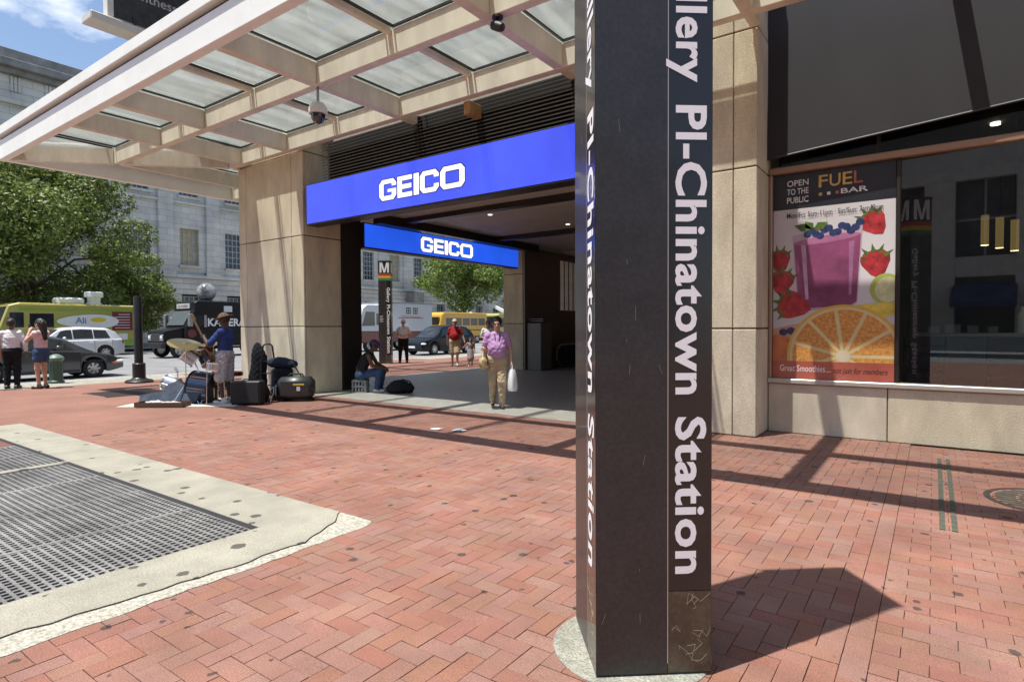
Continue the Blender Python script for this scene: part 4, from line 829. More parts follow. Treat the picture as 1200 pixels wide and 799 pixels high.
for s in (1, -1):
    vbox(T, 'side_window', 1.58, 2.02, s*1.2-.02, s*1.2+.02, 1.75, 2.35, TG); vbox(T, 'window_frame', 1.42, 1.57, s*1.2, s*1.25, 1.7, 2.4, M('mirror_shell', (.35, .36, .37), .3, metal=.6) if 'mirror_shell' not in bpy.data.materials else bpy.data.materials['mirror_shell'])
    vbox(T, 'mirror', 2.35, 2.55, s*1.45-.12, s*1.45+.12, 1.75, 2.45, bpy.data.materials['mirror_shell']); m = MB(); m.cyl((2.4, s*1.15, 2.1), (2.42, s*1.4, 2.1), .02, n=8); m.build('mirror_arm', BLK, T)
    vbox(T, 'headlight_panel', 3.6, 3.69, s*.72-.18, s*.72+.18, .95, 1.3, ALLOY, .02); m = MB(); m.lathe([(0, 3.72), (.1, 3.715), (.13, 3.69)], (0, s*.72, 1.12), 16, 'x'); m.build('headlight', HL, T, smooth=True)
    m = MB(); m.lathe([(0, 1.225), (.24, 1.222), (.25, 1.2)] if s > 0 else [(.25, -1.2), (.24, -1.222), (0, -1.225)], (2.25, 0, 1.35), 20, 'y'); m.build('round_logo', M('round_logo_red', (.16, .03, .03), .5) if 'round_logo_red' not in bpy.data.materials else bpy.data.materials['round_logo_red'], T)
    for x in (-2.3, 2.9): wheel(T, x, s*1.05, .44, .26, s, 5)
for s_, x0 in (('KA', 1.36), ('ERA', .12)):
    t = text(s_, .62, .03, 0, sx=.95); t.tf(lambda x, y, z: (x0-x, 1.222, 1.78+y)); t.build('lettering', WHITE, T)
vbox(T, 'roof_notice', -.1, .4, 1.2, 1.225, 2.6, 2.95, PLATE, .004)
m = MB(); m.lathe([(.35, 0), (.32, .12), (.22, .16)], (.9, .2, 3.22), 20); m.build('globe_base', BLK, T); m = MB(); m.ball((.9, .2, 3.78), .54, 24, 14); m.build('roof_globe', M('globe_gloss', (.03, .03, .035), .12, var=.9, sc=2.2, coat=1, c2=(.5, .5, .5)), T, smooth=True)
vbox(T, 'bumper', 3.62, 3.85, -1.1, 1.1, .55, .85, BLK); vbox(T, 'grille', 3.655, 3.68, -.5, .5, .9, 1.35, BUMP)
# ---- box truck, yellow bus, lime bus seen through the passage
T = thing('box_truck', 'white box truck with dark red lower body behind the policeman', 'truck', (-32.2, 29.0, -.15), R(-90), 'vehicles parked across the street')
RED = paint('paint_maroon', (.15, .02, .022)); TW = paint('paint_truck_white', (.62, .66, .70), rough=.4)
vbox(T, 'cargo_box', -3.9, 1.0, -1.2, 1.2, 1.35, 3.35, TW, .03); vbox(T, 'lower_body', -3.9, 1.0, -1.18, 1.18, .6, 1.345, RED, .03); vbox(T, 'box_rim', -3.93, 1.03, -1.22, 1.22, 3.35, 3.42, GALV)
profile_body(T, [(1.05, 1.35), (1.05, 3.2), (2.4, 3.2), (2.75, 2.95), (3.1, 1.9), (3.15, 1.35)], 2.35, TW, 'cab'); profile_body(T, [(1.05, .6), (1.05, 1.345), (3.2, 1.345), (3.25, .6)], 2.37, RED, 'cab_lower', .02)
for s in (1, -1):
    m = MB(); m.prism([(1.75, 1.75), (1.75, 2.7), (2.5, 2.7), (2.85, 1.75)], s*1.17, s*1.192, lambda a, b, h: (a, h, b)); m.build('door_window', TG, T); vbox(T, 'vent_window', 1.2, 1.6, s*1.17-.02, s*1.17+.02, 1.8, 2.6, TG)
    for x in (-2.4, 2.2): wheel(T, x, s*1.04, .42, .26, s, 5)
t = text('聚昌', .55, .02, 0) if False else text('HH', .5, .03, 0); 
m = MB()
for i, x in enumerate((-1.15, -1.85)):
    for k in range(3): m.box(x-.5+.02, x-.02, 1.201, 1.206, 2.62+k*.18, 2.68+k*.18)
    for k in range(3): m.box(x-.48+k*.19, x-.43+k*.19, 1.206, 1.209, 2.6, 3.08)
m.build('painted_characters', BLK, T)
m = MB(); m.box(-2.9, -.4, 1.201, 1.206, 2.28, 2.34); m.box(-2.6, -.7, 1.201, 1.206, 2.4, 2.44); m.build('painted_line', M('sign_red', (.5, .05, .04), .5), T)
YEL = paint('paint_bus_yellow', (.62, .33, .015), rough=.4)
T = thing('yellow_bus', 'yellow short bus with dark windows and sloping bonnet', 'bus', (-38.8, 43.9, -.15), R(-90), 'vehicles parked across the street')
profile_body(T, [(-4.3, .7), (-4.3, 2.85), (-4.1, 3.05), (2.3, 3.05), (2.6, 2.8), (2.9, 1.75), (2.95, .7)], 2.3, YEL); profile_body(T, [(2.7, .7), (2.7, 1.65), (4.0, 1.45), (4.1, .7)], 1.9, YEL, 'bonnet', .02)
for s in (1, -1):
    for k in range(5): vbox(T, 'side_window', -3.9+k*1.22, -2.85+k*1.22, s*1.15-.02, s*1.15+.02, 1.8, 2.5, TG)
    vbox(T, 'black_rail', -4.2, 2.6, s*1.15-.02, s*1.15+.025, 1.3, 1.38, BLK)
    for x in (-2.7, 3.2): wheel(T, x, s*1.0, .45, .25, s, 5)
    m = MB(); m.lathe([(0, 4.14), (.12, 4.1)], (0, s*.7, 1.15), 14, 'x'); m.build('headlight', HL, T)
vbox(T, 'windscreen', 2.72, 2.93, -.95, .95, 1.85, 2.6, TG); vbox(T, 'bumper', 4.08, 4.2, -1.05, 1.05, .55, .8, BLK)
T = thing('lime_bus', 'pale lime bus parked beyond the yellow bus', 'bus', (-39.5, 55.5, -.15), R(-90), 'vehicles parked across the street')
profile_body(T, [(-4.5, .6), (-4.5, 3.1), (4.3, 3.1), (4.5, 2.9), (4.6, .6)], 2.4, LIME)
for s in (1, -1):
    for k in range(6): vbox(T, 'side_window', -4.1+k*1.4, -2.85+k*1.4, s*1.2-.02, s*1.2+.02, 1.6, 2.6, TG)
    for x in (-2.7, 2.9): wheel(T, x, s*1.05, .45, .25, s, 5)
vbox(T, 'roof_stripe', -4.4, 4.3, 1.18, 1.225, 2.8, 2.95, GRN); vbox(T, 'windscreen', 4.5, 4.62, -1.05, 1.05, 1.5, 2.75, TG)
# ================================================================ street furniture
p = thing('street_post', 'tall black round post on a wide flared base near the kerb', 'post', (-17.99, 7.27, 0))
m = MB(); m.lathe([(0, 0), (.34, 0), (.35, .04), (.31, .075), (.2, .1), (.16, .14), (.16, .5), (.165, .52), (.14, .54), (0, .54)], n=28); m.build('base', BLKM, p, smooth=True)
m = MB(); m.lathe([(.108, .53), (.108, 2.36), (.095, 2.4), (0, 2.4)], n=24); m.build('shaft', BLKM, p, smooth=True)
h = thing('green_bollard', 'short dark green cast iron bollard with domed cap by the kerb', 'bollard', (-19.72, 5.88, 0))
GRI = M('green_iron', (.035, .075, .055), .45, var=.2, coat=.2)
m = MB(); m.lathe([(0, 0), (.19, 0), (.19, .06), (.15, .09), (.145, .6), (.165, .63)], n=24); m.build('body', GRI, h, smooth=True); m = MB(); m.lathe([(.165, .631), (.19, .66), (.19, .70), (.14, .76), (.07, .80), (0, .81)], n=24); m.build('cap', M('green_iron_cap', (.11, .17, .13), .5), h, smooth=True)
for i in range(10):
    a = i*math.pi/5; m = MB(); m.cyl((.148*math.cos(a), .148*math.sin(a), .1), (.148*math.cos(a), .148*math.sin(a), .58), .012, n=6); m.build('flute', GRI, h)
g = thing('tree_grate', 'flat dark iron grate set in the brick near the drums', 'grate', (-15.3, 6.0, 0)); m = MB()
for i in range(18): m.box(-15.9, -14.7, 5.3+i*.075, 5.35+i*.075, -.01, .005)
m.box(-16.0, -15.9, 5.25, 6.7, -.01, .006); m.box(-14.7, -14.6, 5.25, 6.7, -.01, .006); o = m.build('bars', BLKM, g, world=True); o['kind'] = 'stuff'
# ================================================================ inside the passage
e = thing('escalator', 'dark escalator end with looped handrail inside the passage', 'escalator', (-10.6, 18.6, 0))
m = MB(); lp = [(-.3, .1)]+[(.25-math.cos(a)*.0+.32*math.sin(a), .46-.36*math.cos(a)) for a in [math.pi*i/12 for i in range(13)]]+[(-1.6, .82), (-1.6, .1)]
m.prism(lp, -.04, .04, lambda a, b, h_: (h_-.35, -a, b)); m.build('balustrade', BLKM, e)
m = MB(); m.tube([(-.35, -x, z) for x, z in [(.1, .07)]+lp[1:14]+[(-1.6, .84)]], .045, 8); m.build('handrail', GALV, e, smooth=True)
m = MB(); m.box(-.3, .9, 0, 2.4, .007, .03); m.build('landing_plate', GALV, e); m = MB(); m.prism(lp, -.04, .04, lambda a, b, h_: (h_+.9, -a, b)); m.build('balustrade', BLKM, e)
k = thing('stone_pedestal', 'grey granite pedestal with steel rails beside the far column', 'pedestal', (-10.95, 16.9, 0))
m = MB(); m.cbox(-.38, .2, -.2, .5, .006, 1.62, .02); m.build('body', M('grey_granite', (.16, .155, .15), .4, var=.3, sc=20), k)
for z in (1.68, 1.75): m = MB(); m.cyl((-.4, -.1, z), (.22, -.1, z), .018, n=8); m.build('rail', GALV, k)
# ================================================================ building across F Street (mirrored in the shop glass)
ob = thing('opposite_building', 'stone building with blue awnings mirrored in the shop window', 'building', (4, -23, 0))
OW = M('opposite_stone', (.62, .58, .52), .8, var=.15); BLUEA = M('awning_blue', (.03, .045, .12), .7)
m = MB(); m.box(-24, 40, -24, -23, 0, 1.0); m.box(-24, 40, -24, -23, 4.1, 5.2); m.box(-24, 40, -24, -23, 9.4, 14)
for i in range(17): m.box(-24+i*4, -22.6+i*4, -24, -22.9, 1.0, 9.4)
m.build('wall', OW, ob, world=True)
for i in range(16):
    x = -22.6+i*4; m = MB(); m.box(x, x+2.6, -23.6, -23.5, 1.0, 4.1); m.box(x, x+2.6, -23.6, -23.5, 5.2, 9.4); m.build('window_pane', PANE, ob, world=True)
    m = MB(); m.add([(x-.1, -23, 3.7), (x+2.7, -23, 3.7), (x+2.7, -21.7, 2.7), (x-.1, -21.7, 2.7), (x+2.7, -21.7, 2.4), (x-.1, -21.7, 2.4)], [(0, 1, 2, 3), (3, 2, 4, 5)]); m.build('awning', BLUEA, ob, world=True)
    m = MB(); m.box(x+1.25, x+1.35, -23.5, -23.4, 5.2, 9.4); m.box(x, x+2.6, -23.5, -23.42, 7.2, 7.32); m.build('window_bar', SASH, ob, world=True)
m = MB(); m.box(-24.3, 40.3, -24.3, -22.5, 14, 14.6); m.build('cornice', OW, ob, world=True)
# ================================================================ PEOPLE: bodies as one smooth surface grown from a posed skeleton
A3 = lambda *p: np.array(p, float)
def snet(fn, lo, hi, h):
    lo = np.array(lo, float); n = np.ceil((np.array(hi)-lo)/h).astype(int)+1
    ax = [lo[i]+h*np.arange(n[i]) for i in range(3)]; Gd = np.stack(np.meshgrid(*ax, indexing="ij"), -1)
    st = 4; ci = [np.minimum((np.arange(n[i])+st//2)//st, (n[i]-1)//st) for i in range(3)]; Gc = Gd[::st, ::st, ::st]; Vc = fn(Gc.reshape(-1, 3)).reshape(Gc.shape[:3])
    V = Vc[np.ix_(*ci)].copy(); mk = np.abs(V) < st*h*1.75; V[mk] = fn(Gd[mk])
    Sg = V < 0; c = [n[i]-1 for i in range(3)]; acc = np.zeros(c+[3]); cnt = np.zeros(c)
    sl = lambda o: tuple(slice(o[i], o[i]+c[i]) for i in range(3))
    cor = [(i, j, k) for i in (0, 1) for j in (0, 1) for k in (0, 1)]
    for a in cor:
        for d in range(3):
            if a[d]: continue
            b = list(a); b[d] = 1; va, vb = V[sl(a)], V[sl(b)]; m = (va < 0) != (vb < 0); t = np.where(m, va/np.where(va-vb == 0, 1, va-vb), 0)
            p = np.zeros(c+[3]); p[...] = np.array(a); p[..., d] += t; acc += p*m[..., None]; cnt += m
    idx = np.full(c, -1); act = cnt > 0; idx[act] = np.arange(act.sum()); ijk = np.argwhere(act); P = lo+h*(ijk+acc[act]/cnt[act][:, None]); F_ = []
    for d in range(3):
        e, g = [x for x in range(3) if x != d]; s0 = [slice(1, c[i]) for i in range(3)]; s1 = list(s0); s0[d] = slice(0, c[d]); s1[d] = slice(1, c[d]+1)
        a, b = Sg[tuple(s0)], Sg[tuple(s1)]; w_ = np.argwhere(a != b)
        if not len(w_): continue
        off = np.array([1, 1, 1]); off[d] = 0; w2 = w_+off; inside = a[tuple(w_.T)]
        ue = np.zeros(3, int); ue[e] = 1; ug = np.zeros(3, int); ug[g] = 1; q = [idx[tuple((w2-x).T)] for x in (0*ue, ue, ue+ug, ug)]; q = np.stack(q, 1)
        fl = inside if d != 1 else ~inside; q[~fl] = q[~fl][:, ::-1]; F_.append(q)
    F_ = np.concatenate(F_); F_ = F_[(F_ >= 0).all(1)]; return P, F_
def cone(P, a, b, r1, r2): ba = b-a; t = np.clip(((P-a)@ba)/max(ba@ba, 1e-9), 0, 1); return np.linalg.norm(P-a-t[:, None]*ba, axis=1)-(r1+(r2-r1)*t)
def ell(P, c, r): k = (P-c)/r; k0 = np.linalg.norm(k, axis=1); k1 = np.linalg.norm(k/r, axis=1)+1e-9; return k0*(k0-1)/k1
def smin(a, b, k): h = np.clip(.5+.5*(b-a)/k, 0, 1); return b*(1-h)+a*h-k*h*(1-h)
def mesh_obj(name, P, F_, mat, par):
    me = bpy.data.meshes.new(name); me.from_pydata(P.tolist(), [], F_.tolist()); me.materials.append(mat); me.polygons.foreach_set('use_smooth', [True]*len(me.polygons))
    o = bpy.data.objects.new(name, me); COL.objects.link(o); o.parent = par; return o
J0 = dict(pel=(0, 0, .95), wai=(0, 0, 1.10), che=(0, 0, 1.28), nek=(0, -.015, 1.46), hed=(0, .02, 1.615))
for s, x in (('L', -1), ('R', 1)):
    for k, p in dict(sh=(.165, -.01, 1.385), el=(.235, -.02, 1.13), wr=(.255, .06, .88), hi=(.09, 0, .92), kn=(.098, .02, .50), an=(.10, -.02, .085), to=(.115, .135, .035)).items(): J0[k+s] = (x*p[0], p[1], p[2])
def person(label, loc, face, J, H_=1.75, wide=1., skin=None, top=None, bottom=None, hair=None, shoes=None, hat=None, h=.014, look=None, belly=0., handcurl=.6, hands=True):
    """top = (mat, sleeve 0..2, hem z, name); bottom = (mat, length 'long'|'short'|'skirt', name)"""
    T = thing('person', label, 'person', loc, math.atan2(-face[0], face[1])); K = H_/1.75
    j = {k: A3(*v) for k, v in {**J0, **J}.items()}
    T.scale = (K, K, K); hs = 1.07
    spine = j['nek']-j['pel']; spine /= np.linalg.norm(spine); sd = j['shR']-j['shL']; sd /= np.linalg.norm(sd); fw = np.cross(spine, sd); fw /= np.linalg.norm(fw)   # forward
    if 'fw' in J: pass
    fd = A3(*(look or (0, 1, 0))); fd /= np.linalg.norm(fd); rt = np.cross(fd, A3(0, 0, 1)); rt /= np.linalg.norm(rt); upv = np.cross(rt, fd)
    flat = 1.42
    def torso(P, g=0., lo=None):
        o = j['che']; d = (P-o)@fw; Q = P+fw*(d*(flat-1))[:, None]
        def q(p): return p+fw*(((p-o)@fw)*(flat-1))
        a = cone(Q, q(j['pel']), q(j['wai']), .158*wide+g, .142*wide+g); a = smin(a, cone(Q, q(j['wai']), q(j['che']), .142*wide+g, .152*wide+g), .05)
        a = smin(a, cone(Q, q(j['che']), q(j['nek']-spine*.07), .150*wide+g, .075+g), .07); a = smin(a, cone(P, j['shL'], j['shR'], .05+g, .05+g), .05)
        if belly: a = smin(a, ell(P, (j['wai']+j['che'])/2+fw*.05-spine*.06, A3(.15*wide+g, .13+belly+g, .17+g)), .06)
        return a
    def arm(P, s, g=0., f0=0, f1=2.):
        a = cone(P, j['sh'+s], j['el'+s], .054+g, .043+g) if f1 >= 1 else cone(P, j['sh'+s], j['sh'+s]+(j['el'+s]-j['sh'+s])*f1, .056+g, .05+g)
        if f1 > 1: a = smin(a, cone(P, j['el'+s], j['el'+s]+(j['wr'+s]-j['el'+s])*(f1-1), .043+g, .043-.014*(f1-1)+g), .02)
        return a
    def leg(P, s, g=0., f1=2., fl=0.):
        a = cone(P, j['hi'+s], j['kn'+s], .092*wide+g, .058+g+fl) if f1 >= 1 else cone(P, j['hi'+s], j['hi'+s]+(j['kn'+s]-j['hi'+s])*f1, .092*wide+g, .07+g+fl)
        if f1 > 1: a = smin(a, cone(P, j['kn'+s], j['kn'+s]+(j['an'+s]-j['kn'+s])*(f1-1), .057+g+fl, .037+g+fl), .03)
        return a
    hc = j['hed']
    def head(P):
        L_ = np.stack([(P-hc)@rt, (P-hc)@fd, (P-hc)@upv], 1)/hs
        a = ell(L_, A3(0, -.012, .02), A3(.074, .092, .098)); a = smin(a, ell(L_, A3(0, .022, -.05), A3(.056, .066, .066)), .03)
        a = smin(a, cone(L_, A3(0, .088, .01), A3(0, .112, -.022), .010, .015), .012)                # nose
        a = smin(a, cone(L_, A3(-.025, .088, -.058), A3(.025, .088, -.058), .008, .008), .012)      # lips
        a = smin(a, ell(L_, A3(0, .075, .032), A3(.052, .02, .012)), .015)                           # brow
        for s in (-1, 1):
            a = np.maximum(a, -ell(L_, A3(s*.03, .094, .008), A3(.018, .016, .011))); a = smin(a, ell(L_, A3(s*.077, -.005, -.005), A3(.012, .024, .034)), .008)
        return a
    def body(P):
        a = torso(P, -.012)
        for s in 'LR':
            a = smin(a, arm(P, s), .035); a = smin(a, leg(P, s), .04); f = cone(P, j['an'+s]-A3(0, 0, .03), j['to'+s], .04, .03); a = smin(a, f, .03)
        a = smin(a, cone(P, j['nek']-spine*.06, hc-upv*.06, .056, .05), .03); return smin(a, head(P), .02)
    allp = np.array(list(j.values())); lo, hi = allp.min(0)-.2, allp.max(0)+.2; lo[2] = allp[:, 2].min()-.06
    P, F_ = snet(body, lo, hi, h); Ps, Fs = [P], [F_]; nv = len(P)
    if hands:
        for s in 'LR':
            wr, el = j['wr'+s], j['el'+s]; u = wr-el; u /= np.linalg.norm(u); side = fw-u*(fw@u); side = side/np.linalg.norm(side) if np.linalg.norm(side) > .1 else np.cross(u, A3(1, 0, 0)); pn = np.cross(u, side); inn = j['pel']-wr; pn = pn if pn@inn > 0 else -pn
            prims = [(wr-u*.02, wr+u*.03, .026, .028)]
            for k in range(4):
                o_ = side*(.026-.0175*k); ln = (.034, .039, .036, .028)[k]; b0 = wr+u*.025+o_*.8; b1 = wr+u*.09+o_; c1 = b1+(u*math.cos(handcurl)+pn*math.sin(handcurl))*ln; c2 = c1+(u*math.cos(handcurl*2)+pn*math.sin(handcurl*2))*ln*.9
                prims += [(b0, b1, .013, .011), (b1, c1, .0095, .0085), (c1, c2, .0085, .007)]
            th = wr+u*.03+side*.028; t1 = th+(u*.7+side*.6+pn*.3)*.04; prims += [(wr+u*.015+side*.01, th, .014, .013), (th, t1, .012, .010), (t1, t1+(u*.9+pn*.3)*.03, .010, .008)]
            def hand(Q):
                a = cone(Q, *prims[0])
                for p in prims[1:]: a = smin(a, cone(Q, *p), .006)
                return a
            pp = np.array([p[i] for p in prims for i in (0, 1)]); P, F_ = snet(hand, pp.min(0)-.03, pp.max(0)+.03, .0065); Ps.append(P); Fs.append(F_+nv); nv += len(P)
    mesh_obj('body', np.concatenate(Ps), np.concatenate(Fs), skin, T)
    m = MB()
    for s in (-1, 1): p = hc+(rt*(s*.03)+fd*.083+upv*.008)*hs; m.ball(tuple(p), .011, 8, 6)
    m.build('eyes', M('eye_dark', (.05, .035, .03), .2) if 'eye_dark' not in bpy.data.materials else bpy.data.materials['eye_dark'], T, smooth=True)
    wr_ = lambda P: .006*np.sin(P[:, 2]*55+P[:, 0]*38)*np.sin(P[:, 0]*31+P[:, 1]*47)+.003*np.sin(P[:, 2]*95+P[:, 1]*60)
    if top:
        mat, sl_, hem, nm = top
        def sh(P):
            a = torso(P, .010); a = smin(a, smin(cone(P, j['hiL'], j['hiL']*.9+j['knL']*.1, .105*wide, .105*wide), cone(P, j['hiR'], j['hiR']*.9+j['knR']*.1, .105*wide, .105*wide), .05), .04)
            if sl_ > 0:
                for s in 'LR': a = smin(a, arm(P, s, .014, 0, sl_), .03)
            a = a-wr_(P)
            a = np.maximum(a, hem-(P-j['pel'])@spine); return np.maximum(a, (P-(j['nek']+spine*.012))@(spine-fw*-.3))
        P, F_ = snet(sh, lo, hi, h*.95); mesh_obj(nm, P, F_, mat, T)
    if bottom:
        mat, ln, nm = bottom; f1, fl, g = {'long': (1.93, .014, .010), 'short': (.97, .03, .02), 'mini': (.42, .02, .02), 'skirt': (.9, .02, .02)}[ln]
        def pt(P):
            a = cone(P, j['hiL'], j['hiR'], .108*wide, .108*wide); a = smin(a, cone(P, j['pel'], j['pel']+spine*.08, .125*wide, .12*wide), .03) if False else a
            d = (P-j['pel'])@fw; Q = P+fw*(d*(flat-1))[:, None]; a = smin(a, cone(Q, j['pel'], j['pel']+spine*.09, .168*wide, .158*wide), .05)
            for s in 'LR': a = smin(a, leg(P, s, g, f1, fl), .03)
            if ln == 'skirt': a = smin(a, cone(P, j['pel'], (j['knL']+j['knR'])/2, .15, .21), .05)
            a = a-wr_(P); a = np.maximum(a, (P-j['pel'])@spine-.085-4*np.maximum(0, (P-j['pel'])@fw-.1-max(0., .9-j['pel'][2])*-.0))
            if ln in ('long',): a = np.maximum(a, (min(j['anL'][2], j['anR'][2])-.055)-P[:, 2])
            return a
        P, F_ = snet(pt, lo, hi, h); mesh_obj(nm, P, F_, mat, T)
    if shoes:
        for s in 'LR':
            a0, t0 = j['an'+s], j['to'+s]; hl = a0-A3(0, 0, .045)-(t0-a0)*A3(1, 1, 0)*.25
            def so(P): a = smin(cone(P, hl, t0, .042, .036), cone(P, a0+A3(0, 0, .01), hl, .045, .045), .03); return np.maximum(a, (a0[2]-.085)-P[:, 2])
            pp = np.array([a0, t0, hl]); P, F_ = snet(so, pp.min(0)-.09, pp.max(0)+.09, .012); mesh_obj('shoe', P, F_, shoes, T)
    if hair:
        mat, style = hair
        def hr(P):
            L_ = np.stack([(P-hc)@rt, (P-hc)@fd, (P-hc)@upv], 1)/hs
            a = ell(L_, A3(0, -.018, .03), A3(.086, .100, .104)); fr = {'short': .035, 'long': .05, 'bun': .045}[style]
            a = np.maximum(a, -(ell(L_, A3(0, .11, -.04), A3(.066, .085, .105)))); a = np.maximum(a, -.055-L_[:, 2]+np.maximum(0, -L_[:, 1])*-.35)
            if style == 'long': a = smin(a, np.minimum(cone(L_, A3(0, -.07, .0), A3(0, -.115, -.33), .085, .06), cone(L_, A3(.04, -.05, -.02), A3(.07, -.06, -.30), .05, .035)), .03)
            if style == 'bun': a = smin(a, ell(L_, A3(0, -.11, .06), A3(.045, .045, .045)), .02)
            return a-.005*np.sin(L_[:, 0]*120)*np.sin(L_[:, 2]*40)-.003*np.sin(L_[:, 1]*150)
        P, F_ = snet(hr, hc-A3(.26, .26, .5), hc+.26, .011); mesh_obj('hair', P, F_, mat, T)
    if hat:
        mat, kind = hat
        def ht(P):
            L_ = np.stack([(P-hc)@rt, (P-hc)@fd, (P-hc)@upv], 1)/hs; a = np.maximum(ell(L_, A3(0, -.012, .035), A3(.088, .106, .10)), .035-L_[:, 2])
            if kind == 'cap': b = ell(L_, A3(0, .125, .042), A3(.07, .075, .012))
            else: b = ell(L_, A3(0, -.01, .045), A3(.16, .175, .016))
            return np.minimum(a, b)
        P, F_ = snet(ht, hc-.24, hc+.26, .009); mesh_obj('hat', P, F_, mat, T)
    return T, j, K
SK1 = M('skin_light', (.52, .31, .22), .5, var=.06); SK2 = M('skin_tan', (.42, .235, .155), .5, var=.06); SK3 = M('skin_brown', (.13, .07, .045), .5, var=.08); SK4 = M('skin_deep', (.075, .042, .03), .5, var=.08)
def cloth(n, c, var=.12, sc=6, **k): return M(n, c, .85, var=var, sc=sc, bump=.25, bsc=45, spec=.2, **k)
LAV = cloth('shirt_lavender', (.50, .29, .53)); KHA = cloth('khaki_cotton', (.47, .38, .25)); BLKC = cloth('black_cotton', (.016, .016, .018)); WHC = cloth('white_cotton', (.72, .72, .74), .06); REDC = cloth('red_cotton', (.34, .025, .03)); DENIM = cloth('denim_blue', (.05, .085, .17)); BLUEC = cloth('blue_cotton', (.035, .06, .20)); CAMO = cloth('grey_print_cotton', (.30, .30, .32), .1, 16, c2=(.62, .62, .63)); PINKC = cloth('pale_pink_cotton', (.68, .50, .52)); SALM = cloth('salmon_cotton', (.55, .24, .20)); GREYD = cloth('grey_pink_dress', (.34, .27, .29)); DKSH = M('dark_shoe', (.02, .018, .017), .5); WSH = M('white_trainer', (.66, .66, .65), .5); BRSH = M('brown_shoe', (.10, .06, .04), .5)
HDK = M('hair_dark', (.022, .014, .010), .55, var=.4, sc=40); HBR = M('hair_brown', (.06, .035, .022), .55, var=.4, sc=40); HGY = M('hair_grey', (.30, .29, .28), .6)
# woman in lavender walking out of the passage
LW = (-6.53, 8.65, .006)
person('woman in a lavender shirt and khaki trousers walking out of the passage', LW, (.62, -.78), dict(elR=(.27, -.03, 1.13), wrR=(.25, .19, 1.12), elL=(-.25, -.03, 1.13), wrL=(-.27, .03, .87), knL=(-.085, .10, .51), anL=(-.085, .07, .085), toL=(-.095, .22, .04), knR=(.085, -.01, .50), anR=(.085, -.19, .12), toR=(.09, -.06, .03)), 1.68, 1.08, SK1, (LAV, .62, -.02, 'shirt'), (KHA, 'long', 'trousers'), (HDK, 'bun'), BRSH, h=.011, look=(.1, .95, -.25), belly=.01)
def cloc(base, face, K, p):
    a = math.atan2(-face[0], face[1]); x, y, z = [v*K for v in p]; return (base[0]+x*math.cos(a)-y*math.sin(a), base[1]+x*math.sin(a)+y*math.cos(a), base[2]+z)
aW = math.atan2(-.62, -.78); KW = 1.68/1.75
TANL = M('tan_leather', (.50, .38, .20), .5, var=.15, sc=8)
hb = thing('handbag', 'tan leather handbag hanging from the forearm of the woman in lavender', 'handbag', cloc(LW, (.62, -.78), KW, (.27, .15, .76)), aW)
m = MB(); m.cbox(-.07, .07, -.19, .19, 0, .22, .05); m.build('body', TANL, hb, smooth=True); m = MB(); m.cbox(.07, .083, -.13, -.02, .05, .15, .01); m.cbox(.07, .083, .02, .13, .05, .15, .01); m.build('pocket', TANL, hb)
for s in (-1, 1): m = MB(); m.tube([(s*.05, -.1, .2), (s*.03, -.07, .30), (0, 0, .35), (s*.03, .07, .30), (s*.05, .1, .2)], .009, 6); m.build('strap', TANL, hb, smooth=True)
wb_ = thing('shopping_bag', 'white plastic shopping bag held in the hand of the woman in lavender', 'bag', cloc(LW, (.62, -.78), KW, (-.28, .05, .33)), aW)
m = MB(); rings = [(.085, .125, 0.), (.10, .14, .06), (.095, .13, .2), (.075, .115, .33), (.05, .075, .40)]; P = []
for rx, ry, z in rings: P.append([(rx*math.cos(t)*(1+.06*math.sin(5*t)), ry*math.sin(t)*(1+.05*math.cos(4*t)), z) for t in [2*math.pi*i/20 for i in range(21)]])
m.grid(P); m.f.append(tuple(range(20))[::-1]); m.m.append(0); m.build('bag_body', M('white_plastic', (.78, .79, .82), .35, var=.04), wb_, smooth=True)
m = MB(); m.tube([(0, -.06, .38), (0, -.02, .47), (0, .0, .50), (0, .02, .47), (0, .06, .38)], .012, 6); m.build('handle', bpy.data.materials['white_plastic'], wb_, smooth=True)
ln = thing('lanyard', 'dark lanyard with a badge round the neck of the woman in lavender', 'lanyard', LW, aW)
m = MB(); m.tube([tuple(v*KW for v in p) for p in ((-.055, .10, 1.43), (-.035, .145, 1.30), (0, .163, 1.13), (.035, .145, 1.30), (.055, .10, 1.43))], .006, 6); m.build('cord', BLKC, ln); m = MB(); m.cbox(-.03, .03, .158, .166, 1.01, 1.09, .004); m.build('badge', BLK, ln)
# man in red with a child, and the woman behind
RW = (-14.86, 17.0, .0)
person('man in a red shirt, khaki shorts and cap holding a child by the hand', RW, (.66, -.75), dict(wrL=(-.36, .08, .93), elL=(-.29, 0, 1.15), elR=(.26, -.05, 1.13), wrR=(.27, -.02, .88), knL=(-.09, .12, .52), anL=(-.09, .08, .09), toL=(-.1, .24, .05), anR=(.09, -.2, .14), toR=(.1, -.06, .03), knR=(.09, -.02, .5)), 1.8, 1.1, SK1, (REDC, .7, -.04, 'shirt'), (KHA, 'short', 'shorts'), (HGY, 'short'), WSH, (cloth('cap_khaki', (.5, .44, .33)), 'cap'), h=.018, hands=True, belly=.03)
person('small child in a greyish dress holding the hand of the red shirted man', (-14.25, 17.2, 0), (.66, -.75), dict(wrR=(.40, .02, 1.18), elR=(.30, 0, 1.25), knL=(-.09, .1, .5), anL=(-.09, .06, .085), toL=(-.1, .19, .04)), 1.1, .95, SK2, (GREYD, .3, -.1, 'dress_top'), (GREYD, 'skirt', 'dress_skirt'), (HDK, 'long'), WSH, h=.02)
